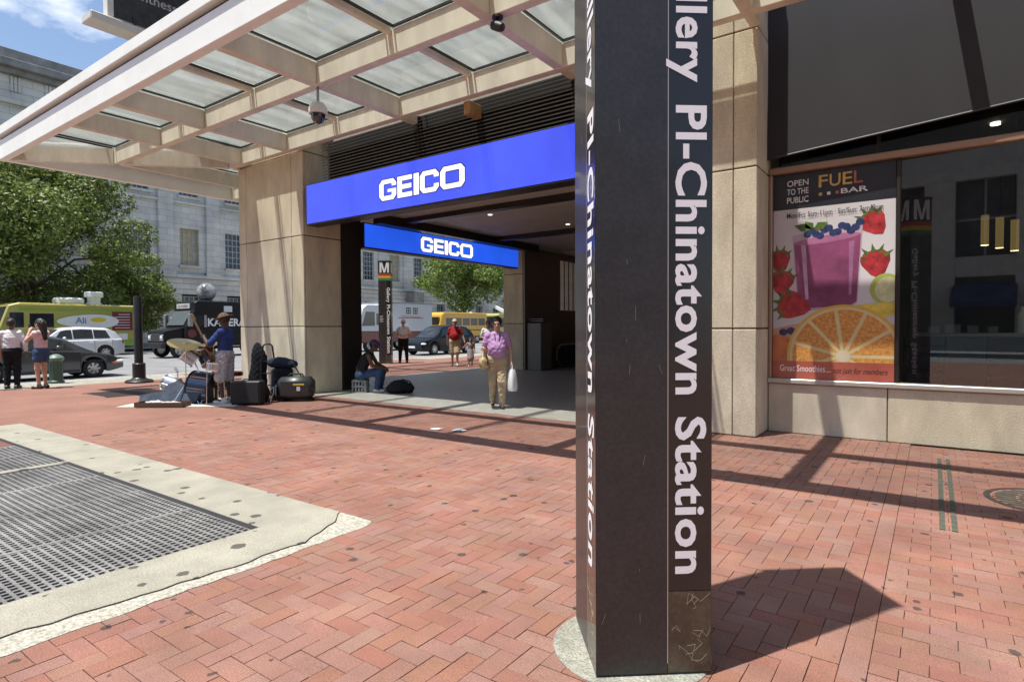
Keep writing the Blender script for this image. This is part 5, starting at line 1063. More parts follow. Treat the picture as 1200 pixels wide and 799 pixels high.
person('person in a white top and khaki trousers behind the lavender woman', (-14.0, 17.95, 0), (.6, -.8), dict(elR=(.26, 0, 1.12), wrR=(.12, .18, 1.05), elL=(-.26, 0, 1.12), wrL=(-.14, .18, 1.0)), 1.74, 1.05, SK2, (WHC, .7, -.02, 'shirt'), (KHA, 'long', 'trousers'), (HBR, 'short'), WSH, h=.02)
person('officer in a white shirt and black trousers standing beside the far pylon', (-18.16, 17.5, 0), (.7, -.71), dict(elR=(.30, -.02, 1.15), wrR=(.08, .17, 1.10), elL=(-.30, -.02, 1.15), wrL=(-.08, .17, 1.10), knL=(-.12, .02, .5), anL=(-.14, -.02, .085), toL=(-.17, .13, .035), knR=(.12, .02, .5), anR=(.14, -.02, .085), toR=(.17, .13, .035)), 1.83, 1.12, SK1, (WHC, .75, .02, 'shirt'), (BLKC, 'long', 'trousers'), (HGY, 'short'), DKSH, (cloth('cap_white', (.6, .55, .55)), 'cap'), h=.018, belly=.02)
# man seated at the passage mouth
SW = (-10.72, 9.05, 0)
person('person in a dark vest, jeans and purple cap sitting at the passage mouth', SW, (.80, .60), dict(pel=(0, -.05, .42), wai=(0, -.02, .57), che=(0, .07, .75), nek=(0, .17, .92), hed=(0, .26, 1.05), shL=(-.17, .15, .87), shR=(.17, .15, .87), elL=(-.25, .26, .64), elR=(.25, .26, .62), wrL=(-.12, .46, .56), wrR=(.1, .47, .55), hiL=(-.09, 0, .40), hiR=(.09, 0, .40), knL=(-.12, .42, .47), knR=(.12, .40, .49), anL=(-.12, .36, .085), anR=(.12, .33, .085), toL=(-.13, .51, .04), toR=(.13, .48, .04)), 1.78, 1.05, SK3, (cloth('dark_vest', (.025, .025, .03)), 0, -.02, 'vest'), (DENIM, 'long', 'jeans'), (HDK, 'short'), WSH, (cloth('cap_purple', (.11, .05, .17)), 'cap'), h=.014, look=(0, .92, -.35))
cr_ = thing('milk_crate', 'grey plastic crate used as a seat at the passage mouth', 'crate', (-10.76, 9.01, .006), R(36)); m = MB()
for k in range(4):
    for i in range(5): m.box(-.16+i*.07, -.13+i*.07, -.165, -.15, 0, .28); m.box(-.16+i*.07, -.13+i*.07, .15, .165, 0, .28); m.box(-.165, -.15, -.16+i*.07, -.13+i*.07, 0, .28); m.box(.15, .165, -.16+i*.07, -.13+i*.07, 0, .28)
    break
for z in (0, .13, .25): m.box(-.17, .17, -.17, -.148, z, z+.03); m.box(-.17, .17, .148, .17, z, z+.03); m.box(-.17, -.148, -.147, .147, z, z+.03); m.box(.148, .17, -.147, .147, z, z+.03)
m.build('lattice', M('grey_plastic', (.22, .23, .25), .5), cr_); m = MB(); m.box(-.16, .16, -.16, .16, .281, .30); m.build('top_board', M('seat_board', (.12, .12, .12), .7), cr_)
bk = thing('backpack', 'black backpack lying on the passage floor before the seated person', 'backpack', (-9.85, 9.35, .006), R(30)); NYL = cloth('black_nylon', (.018, .02, .025))
def blob(name, par, prims, mat, h_=.016, k=.04, wr=.004):
    def fn(P):
        a = None
        for c, r_ in prims: e_ = ell(P, A3(*c), A3(*r_)); a = e_ if a is None else smin(a, e_, k)
        a = np.maximum(a, -P[:, 2]); return a-wr*np.sin(P[:, 0]*45)*np.sin(P[:, 1]*38+P[:, 2]*50)
    cs = np.array([c for c, _ in prims]); rs = np.array([r_ for _, r_ in prims]); lo = (cs-rs).min(0)-.03; lo[2] = max(lo[2], -.03); P, F_ = snet(fn, lo, (cs+rs).max(0)+.03, h_); return mesh_obj(name, P, F_, mat, par)
blob('body', bk, [((0, 0, .14), (.24, .17, .16)), ((.2, .02, .11), (.14, .15, .12)), ((-.18, -.02, .09), (.12, .12, .10))], NYL, .014, .03, .012); blob('pocket', bk, [((-.02, -.15, .10), (.15, .06, .08))], NYL)
m = MB(); m.tube([(-.05, 0, .25), (.1, -.05, .31), (.25, -.02, .27), (.33, 0, .14)], .016, 6); m.build('strap', NYL, bk, smooth=True)
# left group by the kerb
person('man in a white shirt and black trousers seen from behind by the kerb', (-18.9, 4.72, 0), (-.85, .53), dict(elL=(-.28, .02, 1.15), wrL=(-.22, .22, 1.0), elR=(.28, -.02, 1.14), wrR=(.27, .05, .88)), 1.77, 1.06, SK3, (WHC, 1.7, -.03, 'shirt'), (BLKC, 'long', 'trousers'), (HDK, 'short'), DKSH, h=.016)
person('long haired woman in a pale pink top and denim shorts holding up a phone', (-18.3, 5.15, 0), (-.84, -.54), dict(elL=(-.20, .20, 1.20), wrL=(-.07, .22, 1.44), elR=(.20, .20, 1.18), wrR=(.06, .24, 1.42)), 1.76, .98, SK1, (PINKC, .2, .06, 'top'), (DENIM, 'mini', 'shorts'), (HDK, 'long'), DKSH, h=.014)
ph = thing('phone', 'dark phone held up to the face of the long haired woman', 'phone', (-18.53, 5.0, 1.47), R(123)); m = MB(); m.cbox(-.04, .04, -.005, .005, 0, .15, .004); m.build('case', BLK, ph); m = MB(); m.box(-.035, .035, -.0065, -.0052, .01, .14); m.build('screen', PYLT, ph)
person('person in salmon clothes cut off by the left picture edge', (-18.83, 4.22, 0), (-.9, .3), dict(elL=(-.24, .05, 1.14)), 1.7, 1.05, SK2, (SALM, .6, -.05, 'shirt'), (SALM, 'short', 'shorts'), (HBR, 'short'), BRSH, h=.018)
# musician
MW = (-11.53, 6.24, 0); MF = (-.84, -.54)
person('busker in a blue shirt and grey shorts playing a guitar beside the drums', MW, MF, dict(elL=(-.25, .19, 1.14), wrL=(-.10, .36, 1.28), elR=(.27, .02, 1.15), wrR=(.10, .24, 1.08), knL=(-.13, .03, .5), anL=(-.14, -.02, .085), toL=(-.17, .13, .035)), 1.80, 1.08, SK4, (BLUEC, .85, -.10, 'shirt'), (CAMO, 'short', 'shorts'), (HDK, 'short'), WSH, (cloth('hat_brown', (.16, .11, .07)), 'brim'), h=.012, look=(-.1, .95, -.3), handcurl=1.0)
gt = thing('electric_guitar', 'brown bass guitar held upright by the busker', 'guitar', cloc(MW, MF, 1.03, (.04, .29, .98)), math.atan2(-MF[0], MF[1])); WOODG = M('guitar_wood', (.22, .075, .025), .25, coat=.8, var=.2, sc=8); MAPL = M('maple_neck', (.42, .27, .13), .35)
gm = Matrix.Rotation(R(-16), 3, 'Y') @ Matrix.Rotation(R(-18), 3, 'X') @ Matrix.Scale(.86, 3)
def gput(m): return m.tf(lambda x, y, z: gm @ Vector((x, y, z)))
out_ = [(0, -.24), (.13, -.23), (.18, -.13), (.14, -.02), (.115, .06), (.16, .17), (.12, .25), (.05, .2), (0, .17), (-.05, .18), (-.13, .22), (-.15, .14), (-.115, .05), (-.14, -.03), (-.18, -.13), (-.13, -.23)]
m = MB(); m.prism(out_, -.022, .022, lambda a, b, h_: (a, h_, b)); gput(m).build('body', WOODG, gt); m = MB(); m.beam((0, .03, .1), (0, .03, .82), .05, .022, up=(0, 1, 0)); gput(m).build('neck', MAPL, gt)
m = MB(); m.prism([(-.03, .82), (.03, .82), (.045, .9), (.03, 1.0), (-.035, .98)], .02, .038, lambda a, b, h_: (a, h_, b)); gput(m).build('headstock', MAPL, gt)
for k in range(4): m = MB(); m.cyl((.04-.0*k, .03, .85+k*.035), (.075, .03, .85+k*.035), .008, n=6); gput(m).build('tuning_peg', CHROME, gt)
m = MB(); m.box(-.04, .04, .022, .03, -.03, .0); m.box(-.04, .04, .022, .03, -.12, -.10); gput(m).build('pickup', BLK, gt)
m = MB(); m.tube([gm @ Vector((-.1, -.02, .2)), Vector((-.12, -.25, .42)), Vector((.05, -.40, .38)), Vector((.15, -.3, .1)), gm @ Vector((.1, -.02, -.2))], .012, 6); m.build('strap', BLKC, gt)
# ================================================================ DRUMS AND GEAR (frame: s along picture right, t away)
ra, rb = Vector((.813, .582, 0)), Vector((-.582, .813, 0)); KO = Vector((-12.0, 5.85, 0)); RA = math.atan2(.582, .813)
def at(s, t, z=0): return tuple(KO+ra*s+rb*t+Vector((0, 0, z)))
MATW = cloth('pale_rug', (.55, .52, .44)); m = MB(); m.box(-1.35, .9, -.62, .75, 0, .008); rg = m.build('ground_mat', MATW); rg.location = at(.15, .05, .003); rg.rotation_euler = (0, 0, RA); tag(rg, 'pale mat spread under the drum kit', 'mat')
SPK = M('blue_sparkle', (.05, .09, .16), .25, metal=.4, var=.5, sc=60, coat=1); SKN = M('drum_head', (.55, .47, .30), .5); WOOD = M('drum_wood', (.24, .11, .05), .3, coat=.6, var=.3, sc=12); BRASS = M('cymbal_bronze', (.62, .48, .22), .28, metal=.85, var=.12); WSP = M('silver_sparkle', (.42, .46, .52), .25, metal=.5, var=.3, sc=60, coat=1)
def drum(name, label, loc, r_, dep, rot, shell, legs=0, z=0):
    D = thing(name, label, 'drum', loc, 0, 'drum kit pieces'); Mx = rot
    m = MB(); m.lathe([(r_, -dep/2), (r_, dep/2)], (0, 0, z), 28, M=Mx); m.build('shell', shell, D, smooth=True)
    for e_ in (-1, 1):
        m = MB(); m.lathe([(r_+.012, e_*dep/2-.015), (r_+.014, e_*dep/2+.015), (r_-.006, e_*dep/2+.018)], (0, 0, z), 28, M=Mx); m.build('hoop', CHROME if r_ < .25 else BLK, D, smooth=True)
        m = MB(); m.lathe([(0, e_*(dep/2+.006)), (r_-.004, e_*(dep/2+.004))], (0, 0, z), 28, M=Mx); m.build('head', SKN, D)
    for k in range(8):
        a = k*math.pi/4; p = Mx @ Vector((r_*1.03*math.cos(a), r_*1.03*math.sin(a), -dep*.42)); q = Mx @ Vector((r_*1.03*math.cos(a), r_*1.03*math.sin(a), dep*.42)); m = MB(); m.cyl(p+Vector((0, 0, z)), q+Vector((0, 0, z)), .008, n=6); m.build('lug', CHROME, D)
    for k in range(legs):
        a = k*2*math.pi/3+.4; m = MB(); m.cyl((r_*.98*math.cos(a), r_*.98*math.sin(a), z+dep*.2), (r_*1.12*math.cos(a), r_*1.12*math.sin(a), 0), .009, n=6); m.build('leg', CHROME, D)
    return D
Rx = lambda ax, ay: (Matrix.Rotation(RA, 3, 'Z') @ Matrix.Rotation(R(ay), 3, 'Y') @ Matrix.Rotation(R(ax), 3, 'X'))
drum('bass_drum', 'large dark blue bass drum standing on its side', at(.12, .12), .30, .42, Rx(0, -82), SPK, 0, .31)
td = drum('tom_drum', 'small silver blue tom tilted above the bass drum', at(-.12, .1), .155, .26, Rx(20, -48), WSP, 0, .93); m = MB(); m.cyl((.08, .05, .80), (.2, .08, .55), .014, n=8); m.build('mount', CHROME, td)
drum('tom_drum', 'second tom, blue sparkle, beside the tilted tom', at(.12, .3), .165, .28, Rx(-10, -30), SPK, 0, .90)
drum('floor_tom', 'brown wooden floor tom on three legs', at(.45, .25), .20, .36, Rx(0, 0), WOOD, 3, .50)
drum('snare_drum', 'shallow chrome snare drum in front of the busker', at(.48, -.08), .17, .14, Rx(0, 6), WSP, 3, .74)
drum('hand_drum', 'small hand drum with a tan head facing outward', at(-.52, .1), .15, .24, Rx(0, -72), WSP, 0, .38)
stn = thing('drum_stand', 'short chrome stand holding up the small hand drum', 'stand', at(-.40, .12)); m = MB(); m.cyl((0, 0, .0), (0, 0, .62), .013, n=8); m.cyl((0, 0, .62), (-.06, -.02, .70), .03, n=8); m.build('tube', CHROME, stn)
for k in range(3): a = k*2.1; m = MB(); m.cyl((0, 0, .18), (.2*math.cos(a), .2*math.sin(a), .01), .01, n=6); m.build('leg', CHROME, stn)
for lab, s, t, hz, r_, ax, ay in (('pale bronze cymbal tilted on a stand at the left of the kit', -.1, -.12, 1.20, .32, 12, 17), ('bronze cymbal on a stand nearest the busker', .34, .1, 1.20, .27, 8, -3)):
    c = thing('cymbal_stand', lab, 'cymbal', at(s, t), 0, 'drum kit pieces'); Mx = Rx(ax, ay)
    m = MB(); m.lathe([(0, .03), (.045, .025), (.06, .008), (r_*.6, -.002), (r_, -.015), (r_, -.018), (r_*.6, -.006), (.05, .002), (0, .01)], (0, 0, hz), 36, M=Mx); m.build('cymbal', BRASS, c, smooth=True)
    m = MB(); m.cyl((0, 0, .1), (0, 0, hz+.05), .011, n=8); m.build('tube', CHROME, c)
    for k in range(3): a = k*2.094+.5; m = MB(); m.cyl((0, 0, .42), (.27*math.cos(a), .27*math.sin(a), .012), .011, n=8); m.cyl((0, 0, .2), (.16*math.cos(a), .16*math.sin(a), .20), .006, n=6); m.build('leg', CHROME, c)
ks = thing('drum_stool', 'round black drum stool behind the kit', 'stool', at(.5, .62)); m = MB(); m.lathe([(0, .5), (.17, .5), (.18, .54), (.17, .58), (0, .59)], n=24); m.build('seat', BLK, ks, smooth=True); m = MB(); m.cyl((0, 0, .12), (0, 0, .5), .014, n=8); m.build('tube', CHROME, ks)
for k in range(3): a = k*2.094; m = MB(); m.cyl((0, 0, .3), (.22*math.cos(a), .22*math.sin(a), .0), .012, n=8); m.build('leg', CHROME, ks)
# guitar case leaning on the drums and an open case in front
CASE = M('case_vinyl', (.035, .042, .06), .45, var=.3, sc=12); gc = thing('guitar_case', 'dark blue guitar case lying on its edge before the bass drum', 'case', at(-.36, -.24), RA)
prof = [(-.62, .04), (-.62, .19), (-.2, .26), (-.1, .40), (.08, .46), (.18, .40), (.26, .42), (.42, .50), (.55, .40), (.58, .22), (.5, .06), (.3, 0), (0, 0), (-.2, .03)]
m = MB(); lean = lambda a, b, h_: (a, h_+b*.35, b); m.prism(prof, 0, .11, lean); m.build('shell', CASE, gc); m = MB(); m.prism([(.03+a*.985-.03, .008+b*.97) for a, b in prof], -.012, -.001, lean); m.build('lid', M('case_lid', (.05, .065, .095), .55, var=.4, sc=9), gc)
for x in (-.3, .1, .45): m = MB(); m.box(x-.03, x+.03, -.02, -.013, .01, .04); m.build('latch', CHROME, gc)
oc = thing('open_case', 'low open instrument case with cloth inside on the mat', 'case', at(-.34, -.50), RA); m = MB(); m.box(-.45, .45, -.14, .14, .012, .03); m.box(-.45, .45, -.15, -.14, .012, .1); m.box(-.45, .45, .14, .15, .012, .1); m.box(-.46, -.45, -.15, .15, .012, .1); m.box(.45, .46, -.15, .15, .012, .1); m.build('tray', M('case_brown', (.09, .05, .035), .6), oc)
blob('cloth', oc, [((-.15, 0, .06), (.2, .1, .06)), ((.15, .02, .05), (.22, .1, .05))], M('crumpled_cloth', (.45, .43, .42), .8, var=.5, sc=20), .014, .03, .012)
# amplifier, cases, hand truck, bags
am = thing('amplifier', 'black box amplifier on small feet beside the busker', 'amplifier', (-10.88, 6.32, 0), RA); m = MB(); m.cbox(-.29, .29, -.12, .14, .03, .47, .015); m.build('cabinet', BLK, am); m = MB(); m.cbox(-.265, .265, -.132, -.121, .06, .44, .005); m.build('grille', M('speaker_cloth', (.03, .03, .032), .95, var=.4, sc=200), am)
for x in (-.25, .25):
    for y in (-.08, .1): m = MB(); m.cyl((x, y, .003), (x, y, .03), .02, n=8); m.build('foot', RUBR, am)
m = MB(); m.tube([(-.1, .01, .47), (-.08, .01, .50), (.08, .01, .50), (.1, .01, .47)], .01, 6); m.build('handle', BLK, am)
gn = thing('portable_generator', 'rounded black generator case with a yellow label by the column', 'generator', (-10.62, 7.22, 0), RA+R(6)); m = MB(); m.cbox(-.36, .36, -.17, .2, .04, .50, .09); m.build('shell', M('generator_plastic', (.03, .034, .034), .4, var=.2, coat=.3), gn, smooth=True)
m = MB(); m.cbox(-.02, .2, -.178, -.171, .33, .365, .002); m.build('label', M('label_yellow', (.6, .42, .03), .5), gn); m = MB(); m.cbox(.05, .12, -.178, -.171, .22, .30, .002); m.build('label', PLATE, gn); m = MB(); m.tube([(-.16, .01, .49), (-.12, .01, .55), (.12, .01, .55), (.16, .01, .49)], .018, 8); m.build('handle', BLK, gn)
m = MB(); m.lathe([(.13, -.02), (.145, 0), (.13, .02), (.115, 0)], (-.375, -.02, .22), 20, 'x'); m.build('port_ring', GALV, gn)
for x in (-.28, .28): m = MB(); m.box(x-.05, x+.05, -.12, .15, .0, .05); m.build('foot', RUBR, gn)
ht = thing('hand_truck', 'black folding hand truck with upright looped handle', 'hand truck', (-11.30, 7.02, 0), RA+R(15)); m = MB(); m.tube([(-.14, 0, .06), (-.14, 0, .7), (-.09, 0, 1.12), (-.05, 0, 1.16), (.05, 0, 1.16), (.09, 0, 1.12), (.14, 0, .7), (.14, 0, .06)], .018, 8); m.build('frame', BLKM, ht, smooth=True)
for z in (.3, .55, .8): m = MB(); m.cyl((-.14, 0, z), (.14, 0, z), .012, n=8); m.build('crossbar', BLKM, ht)
m = MB(); m.box(-.2, .2, -.25, .0, .03, .045); m.build('toe_plate', BLKM, ht)
for s in (-1, 1): m = MB(); m.lathe([(.05, -.02), (.085, -.02), (.085, .02), (.05, .02)], (s*.19, .03, .088), 16, 'x'); m.build('wheel', RUBR, ht)
sc2 = thing('upright_suitcase', 'black upright soft suitcase beside the generator', 'suitcase', (-11.12, 7.15, 0), RA+R(5)); m = MB(); m.cbox(-.12, .26, -.16, .16, .03, .66, .04); m.build('body', NYL, sc2, smooth=True); m = MB(); m.cbox(-.06, .2, -.185, -.161, .1, .45, .02); m.build('pocket', NYL, sc2)
for x in (-.08, .22): m = MB(); m.cyl((x, -.1, .03), (x, .1, .03), .03, n=10); m.build('wheel', RUBR, sc2)
db = thing('duffel_bag', 'navy duffel bag lying on top of the upright suitcase', 'bag', (-11.08, 7.17, .662), RA); blob('body', db, [((-.02, 0, .11), (.26, .16, .12)), ((.16, 0, .08), (.2, .14, .10))], cloth('navy_nylon', (.022, .032, .055))); m = MB(); m.tube([(.2, -.1, .14), (.33, -.12, .06), (.42, -.14, -.08), (.5, -.13, -.2)], .014, 6); m.build('strap', NYL, db, smooth=True)
pb = thing('red_bucket', 'red plastic bucket on the ground behind the amplifier', 'bucket', (-11.35, 6.62, 0)); m = MB(); m.lathe([(0, .01), (.11, 0), (.145, .32), (.155, .325), (.155, .34), (.135, .34), (.10, .03), (0, .03)], n=24); m.build('pail', M('red_plastic', (.35, .03, .03), .4), pb, smooth=True); m = MB(); m.tube([(-.15, 0, .32), (-.13, -.1, .26), (0, -.17, .22), (.13, -.1, .26), (.15, 0, .32)], .005, 5); m.build('handle', GALV, pb)
cb = thing('cable_heap', 'heap of dark and red cables and straps on the ground', 'cables', (-11.12, 6.72, 0)); random.seed(9)
for k, mt in enumerate((BLK, M('cable_red', (.18, .03, .03), .5), BLK, M('cable_grey', (.35, .34, .33), .6), BLK)):
    pts = [(random.uniform(-.2, .2), random.uniform(-.14, .14), .03+.36*math.exp(-((i-6)/5.)**2)*random.uniform(.6, 1)) for i in range(13)]; m = MB(); m.tube(pts, .022, 6); m.build('cable', mt, cb, smooth=True)
blob('jacket', cb, [((0, 0, .15), (.2, .15, .22)), ((.1, .03, .2), (.12, .1, .16))], NYL, .016, .05, .012)
gb_ = thing('gig_bag', 'tall black soft instrument bag standing behind the busker', 'bag', (-11.62, 6.98, 0), RA); blob('body', gb_, [((0, 0, .35), (.2, .12, .4)), ((.04, 0, .78), (.17, .1, .3)), ((0, 0, 1.0), (.1, .07, .2))], NYL, .02, .08, .006)
wc = thing('white_cable', 'coiled white cable hanging beside the generator', 'cable', (-11.0, 6.95, 0)); m = MB(); m.tube([(-.25, -.1, .012), (-.05, -.14, .012), (.03, -.12, .1), (.06, -.1, .25), (.12, -.08, .3), (.16, -.1, .2), (.1, -.12, .05), (.2, -.2, .012)], .009, 6); m.build('cord', WHITE, wc, smooth=True)
lt = thing('paper_scrap', 'crumpled white paper scrap on the bricks', 'paper', (-5.62, 6.35, .003)); m = MB(); random.seed(4); m.grid([[(x*.05+random.uniform(-.01, .01), y*.05+random.uniform(-.01, .01), .006+random.uniform(0, .02)) for y in range(4)] for x in range(4)]); m.build('sheet', WHITE, lt)
lt = thing('napkin_scrap', 'flat white napkin near the paper scrap', 'paper', (-5.98, 6.28, .003)); m = MB(); m.grid([[(x*.05+random.uniform(-.01, .01), y*.04, .004+random.uniform(0, .012)) for y in range(4)] for x in range(4)]); m.build('sheet', WHITE, lt)
# ================================================================ WINDOW POSTER (flat print on the glass line)
PX0, PX1, PZ0, PZ1, PY = -1.855, -.405, .76, 3.597, 8.968
po = thing('window_poster', 'smoothie poster with fruit and opening hours in the shop window', 'poster', ((PX0+PX1)/2, PY, PZ0))
def flat(name, poly, k, mat): m = MB(); m.prism(poly, PY-.0007*k, PY-.0007*k-.0005, lambda a, b, h: (a, h, b)); return m.build(name, mat, po, world=True)
def ellp(cx, cz, rx, rz, n=28, a0=0, a1=360, rot=0):
    c, s = math.cos(R(rot)), math.sin(R(rot)); return [(cx+rx*math.cos(t)*c-rz*math.sin(t)*s, cz+rx*math.cos(t)*s+rz*math.sin(t)*c) for t in [R(a0+(a1-a0)*i/n) for i in range(n if a1-a0 == 360 else n+1)]]
pm_ = lambda n, c, **k: M('print_'+n, c, .35, coat=.4, **k)
def clip(poly, x0, x1, z0, z1):
    def cut(pl, f, g):
        o = []
        for i in range(len(pl)):
            a, b = pl[i-1], pl[i]; fa, fb = f(a), f(b)
            if fa >= 0: o.append(a)
            if fa*fb < 0: t = fa/(fa-fb); o.append((a[0]+(b[0]-a[0])*t, a[1]+(b[1]-a[1])*t))
        return o
    for f in (lambda p: p[0]-x0, lambda p: x1-p[0], lambda p: p[1]-z0, lambda p: z1-p[1]): poly = cut(poly, f, None)
    return poly
CL = lambda p: clip(p, PX0+.002, PX1-.002, PZ0+.002, PZ1-.002)
ZH = 3.11
flat('header', [(PX0, ZH), (PX1, ZH), (PX1, PZ1), (PX0, PZ1)], 0, pm_('black', (.02, .02, .026)))
flat('background', [(PX0, PZ0), (PX1, PZ0), (PX1, ZH-.003), (PX0, ZH-.003)], 0, pm_('pale', (.62, .60, .60), var=.1, sc=.8))
flat('table_glow', CL([(PX0, PZ0), (PX1, PZ0), (PX1, 1.5), (-1.1, 1.62), (PX0, 1.45)]), 1, pm_('blush', (.60, .34, .25), var=.25, sc=2))
STR_ = pm_('strawberry', (.42, .035, .04), var=.55, sc=9, spots=.35, spotsc=32); GRE = pm_('leaf', (.09, .16, .03), var=.5, sc=12); BLU = pm_('blueberry', (.03, .045, .13), var=.5, sc=18); 
def berry(cx, cz, r_, rot, k=2):
    c, s = math.cos(R(rot)), math.sin(R(rot)); pts = [(0, -1.25), (.45, -.9), (.9, -.1), (.95, .35), (.6, .75), (0, .85), (-.6, .75), (-.95, .35), (-.9, -.1), (-.45, -.9)]
    flat('strawberry', CL([(cx+r_*(a*c-b*s), cz+r_*(a*s+b*c)) for a, b in pts]), k, STR_)
    for i in range(5):
        an = R(rot+90+(i-2)*32); t = (cx+r_*1.35*math.cos(an), cz+r_*1.35*math.sin(an)); b0 = (cx+r_*.7*math.cos(an-.25), cz+r_*.7*math.sin(an-.25)); b1 = (cx+r_*.7*math.cos(an+.25), cz+r_*.7*math.sin(an+.25)); q = CL([b0, t, b1])
        if len(q) > 2: flat('strawberry_leaf', q, k+1, GRE)
berry(-.66, 2.84, .17, 35); berry(-.62, 2.32, .18, 10); berry(-1.78, 2.42, .16, 10); berry(-1.74, 2.12, .17, -5, 4); berry(-1.62, 1.78, .21, 75, 6)
# glass of smoothie
flat('glass', [(-1.61, 2.74), (-.765, 2.82), (-.82, 1.80), (-.90, 1.72), (-1.46, 1.70), (-1.54, 1.78)], 4, pm_('glass', (.50, .38, .45), var=.1))
flat('smoothie', [(-1.59, 2.62), (-.785, 2.70), (-.83, 1.81), (-.91, 1.75), (-1.45, 1.73), (-1.525, 1.79)], 5, pm_('smoothie', (.25, .065, .14), var=.4, sc=2.2))
flat('glass_shine', [(-1.5, 2.6), (-1.44, 2.6), (-1.40, 1.85), (-1.44, 1.85)], 6, pm_('shine', (.55, .33, .48), var=.3, sc=4)); flat('glass_shine', [(-.92, 2.6), (-.86, 2.61), (-.89, 1.9), (-.92, 1.9)], 6, pm_('shine2', (.42, .18, .34), var=.3, sc=4))
flat('foam', ellp(-1.19, 2.66, .405, .05, rot=5), 6, pm_('foam', (.38, .15, .27), var=.2, sc=8))
random.seed(6)
for i in range(13): a = -1.42+i*.052; flat('blueberry', ellp(a, 2.74+.05*math.sin(i*1.7)+.005*i, .05, .046, 12), 7+i % 2, BLU)
for a, r0 in ((155, .26), (120, .2), (35, .22)): cx, cz = -1.35, 2.80; t = (cx+r0*math.cos(R(a)), cz+.7*r0*math.sin(R(a))); nx, nz_ = -math.sin(R(a))*.06, math.cos(R(a))*.06; flat('mint_leaf', [(cx, cz), ((cx+t[0])/2+nx, (cz+t[1])/2+nz_), t, ((cx+t[0])/2-nx, (cz+t[1])/2-nz_)], 9, GRE)
for cx, cz in ((-1.2, 1.66), (-1.08, 1.63), (-1.34, 1.6), (-1.62, 1.42), (-1.5, 1.4), (-1.72, 1.4), (-.98, 1.66)): flat('blueberry', ellp(cx, cz, .055, .05, 12), 7, BLU)
# lime wedge, lemon, orange slice
flat('lime_rind', CL(ellp(-.50, 1.96, .18, .20)), 7, pm_('lime', (.40, .46, .10))); flat('lime_flesh', CL(ellp(-.48, 1.95, .145, .165)), 8, pm_('lime_flesh', (.60, .62, .34), var=.2, sc=9))
flat('lemon', CL(ellp(-.72, 1.66, .40, .11, rot=8)), 8, pm_('lemon', (.66, .52, .08), var=.25, sc=8))
flat('orange_rind', CL(ellp(-.98, 1.08, .69, .69, 48)), 9, pm_('rind', (.70, .45, .08))); flat('orange_pith', CL(ellp(-.98, 1.08, .655, .655, 48)), 10, pm_('pith', (.72, .60, .30))); 
ORA = pm_('orange_flesh', (.74, .25, .03), var=.35, sc=26, c2=(.85, .46, .14)); 
for i in range(11):
    a0, a1 = i*360/11+2, (i+1)*360/11-2; q = CL([(-.98+.08*math.cos(R((a0+a1)/2)), 1.08+.08*math.sin(R((a0+a1)/2)))]+ellp(-.98, 1.08, .62, .62, 6, a0, a1))
    if len(q) > 2: flat('orange_segment', q, 11, ORA)
flat('orange_core', ellp(-.98, 1.08, .09, .08, 14), 12, pm_('core', (.75, .66, .45)))
flat('grapefruit', CL(ellp(-1.80, 1.05, .28, .32)), 8, pm_('grapefruit', (.55, .17, .06), var=.3, sc=6))
flat('caption_band', [(PX0, PZ0), (PX1, PZ0), (PX1, 1.0), (PX0, 1.0)], 13, pm_('caption', (.48, .12, .08), var=.2))
def ptext(s, x, z, size, mat, off=.0, sx=1., align='LEFT', w=None, shear=0):
    t = text(s, size, off, 0, align, sx=sx); k = (w/t.w) if w else 1; t.tf(lambda a, b, c: (x+a*k+b*shear, PY-.0105, z+b)); return t.build('lettering', mat, po, world=True)
PWH = pm_('white', (.82, .82, .82)); PYE = pm_('gold', (.70, .46, .10)); PRE = pm_('rust', (.50, .14, .08)); PBK = pm_('ink', (.03, .03, .03))
for i, s_ in enumerate(('OPEN', 'TO THE', 'PUBLIC')): ptext(s_, -1.68, 3.42-i*.115, .115, PWH, .012, w=.27)
ptext('F', -1.285, 3.36, .235, PYE, .008, w=.11); ptext('U', -1.155, 3.36, .235, PYE, .008, w=.13); ptext('E', -1.0, 3.36, .235, PYE, .008, w=.11); ptext('L', -.87, 3.36, .235, PRE, .008, w=.10); ptext('BAR', -1.02, 3.245, .095, PWH, .015, w=.31)
for i, mt in enumerate((PYE, PWH, PRE)): flat('square', [(-1.285+i*.1, 3.25), (-1.245+i*.1, 3.25), (-1.245+i*.1, 3.29), (-1.285+i*.1, 3.29)], 2, mt)
ptext('Mon/Fri: 5am-11pm · Sat/Sun: 7am-9pm', -1.68, 2.985, .1, PBK, .004, w=1.14); ptext('Great Smoothies....', -1.76, .86, .125, PWH, .006, w=.64); ptext('not just for members', -1.1, .85, .11, PBK, .004, w=.62, shear=.2)
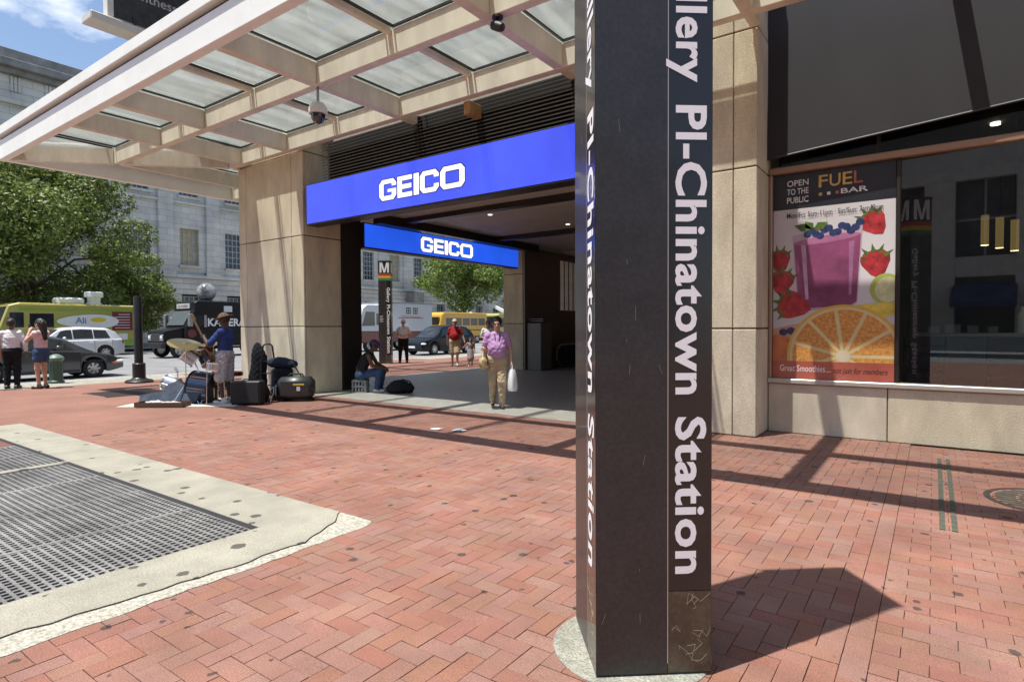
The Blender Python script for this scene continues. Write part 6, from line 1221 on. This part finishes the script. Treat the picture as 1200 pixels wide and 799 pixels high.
# ================================================================ SHOP INTERIOR THINGS
for i in range(4):
    x, y = .62+i*.17, 11.5-i*.05; lp_ = thing('pendant_lamp', ('first', 'second', 'third', 'last')[i]+' amber pendant lamp in the row inside the shop', 'lamp', (x, y, 4.6), 0, 'pendant lamps in the shop')
    m = MB(); m.cyl((0, 0, 0), (0, 0, -1.45), .006, n=6); m.build('cord', BLK, lp_); z = -1.45-.06*i; m = MB(); m.cyl((0, 0, z), (0, 0, z-.45), .05, n=18, caps=False); m.build('shade', emis('amber_shade', (.85, .52, .16), .18) if i == 0 else bpy.data.materials['amber_shade'], lp_, smooth=True)
    m = MB(); m.cyl((0, 0, z-.44), (0, 0, z-.455), .048, n=18); m.build('bulb', emis('bulb_glow', (1, .78, .35), 3.5) if i == 0 else bpy.data.materials['bulb_glow'], lp_)
ct = thing('shop_counter', 'pale counter with shelves inside the shop', 'counter', (.45, 11.9, .02)); m = MB(); m.cbox(-.7, .75, -.3, .4, 1.28, 1.34, .01); m.build('worktop', M('worktop', (.42, .41, .36), .4), ct); m = MB(); m.cbox(-.55, .2, -.2, .4, 0, 1.279, .01); m.build('cabinet', M('cabinet_grey', (.17, .17, .17), .5), ct)
m = MB(); m.cbox(-.35, .1, -.21, -.2, .35, .62, .004); m.build('sign_panel', M('panel_yellow', (.35, .25, .04), .5), ct); m = MB(); m.cbox(.25, .72, .0, .4, .0, 1.279, .01); m.build('shelf_unit', M('shelf_brown', (.10, .07, .05), .5), ct)
for i in range(3): m = MB(); m.box(.24, .73, -.05, .0, .3+i*.32, .33+i*.32); m.build('shelf', M('shelf_edge', (.2, .15, .1), .5) if i == 0 else bpy.data.materials['shelf_edge'], ct)
for i, (x, w2, h2) in enumerate(((-.45, .16, .09), (-.2, .2, .12), (.05, .14, .10), (.3, .12, .08))):
    b_ = MB(); b_.cbox(-w2/2, w2/2, -.1, .1, 0, h2, .01); b_.cbox(-w2/2-.006, w2/2+.006, -.106, .106, h2, h2+.02, .005); solo('counter_box', b_, M('box_white', (.45, .44, .42), .6) if i == 0 else bpy.data.materials['box_white'], ('leftmost', 'tallest', 'third', 'smallest')[i]+' white box on the shop counter', 'box', 'boxes on the shop counter'); bpy.context.scene.objects[-1] if False else None
    o = COL.objects[-1]; o.location = (.45+x, 11.85, 1.36)
bt = thing('spray_bottle', 'white tall bottle standing at the counter end', 'bottle', (1.1, 11.75, 1.36)); m = MB(); m.lathe([(0, 0), (.06, 0), (.06, .28), (.03, .34), (.025, .4), (0, .4)], n=16); m.build('body', WHITE, bt, smooth=True); m = MB(); m.cbox(-.05, .03, -.02, .02, .40, .45, .008); m.build('nozzle', BLK, bt)
sh_ = thing('shelf_rack', 'dark display rack behind the poster inside the shop', 'rack', (-.2, 10.4, .02))
for i in range(4): m = MB(); m.cbox(-.15, .35, -.2, .2, .1+i*.35, .13+i*.35, .005); m.build('shelf', BLKM, sh_)
for x in (-.14, .34): m = MB(); m.box(x-.015, x+.015, -.2, .2, 0, 1.3); m.build('upright', BLKM, sh_)
for i, (c, z) in enumerate((((.05, .07, .22), .83), ((.4, .4, .4), .13), ((.1, .1, .14), .48))):
    b_ = MB(); b_.cbox(-.17, .15, -.12, .12, 0, .22, .01); b_.box(-.17, .15, -.125, -.12, .08, .13); o = solo('carton', b_, M('carton_%d' % i, c, .6), ('blue', 'pale grey', 'dark grey')[i]+' carton on the display rack in the shop', 'carton', 'cartons on the rack'); o.location = (-.1, 10.4, .02+z)
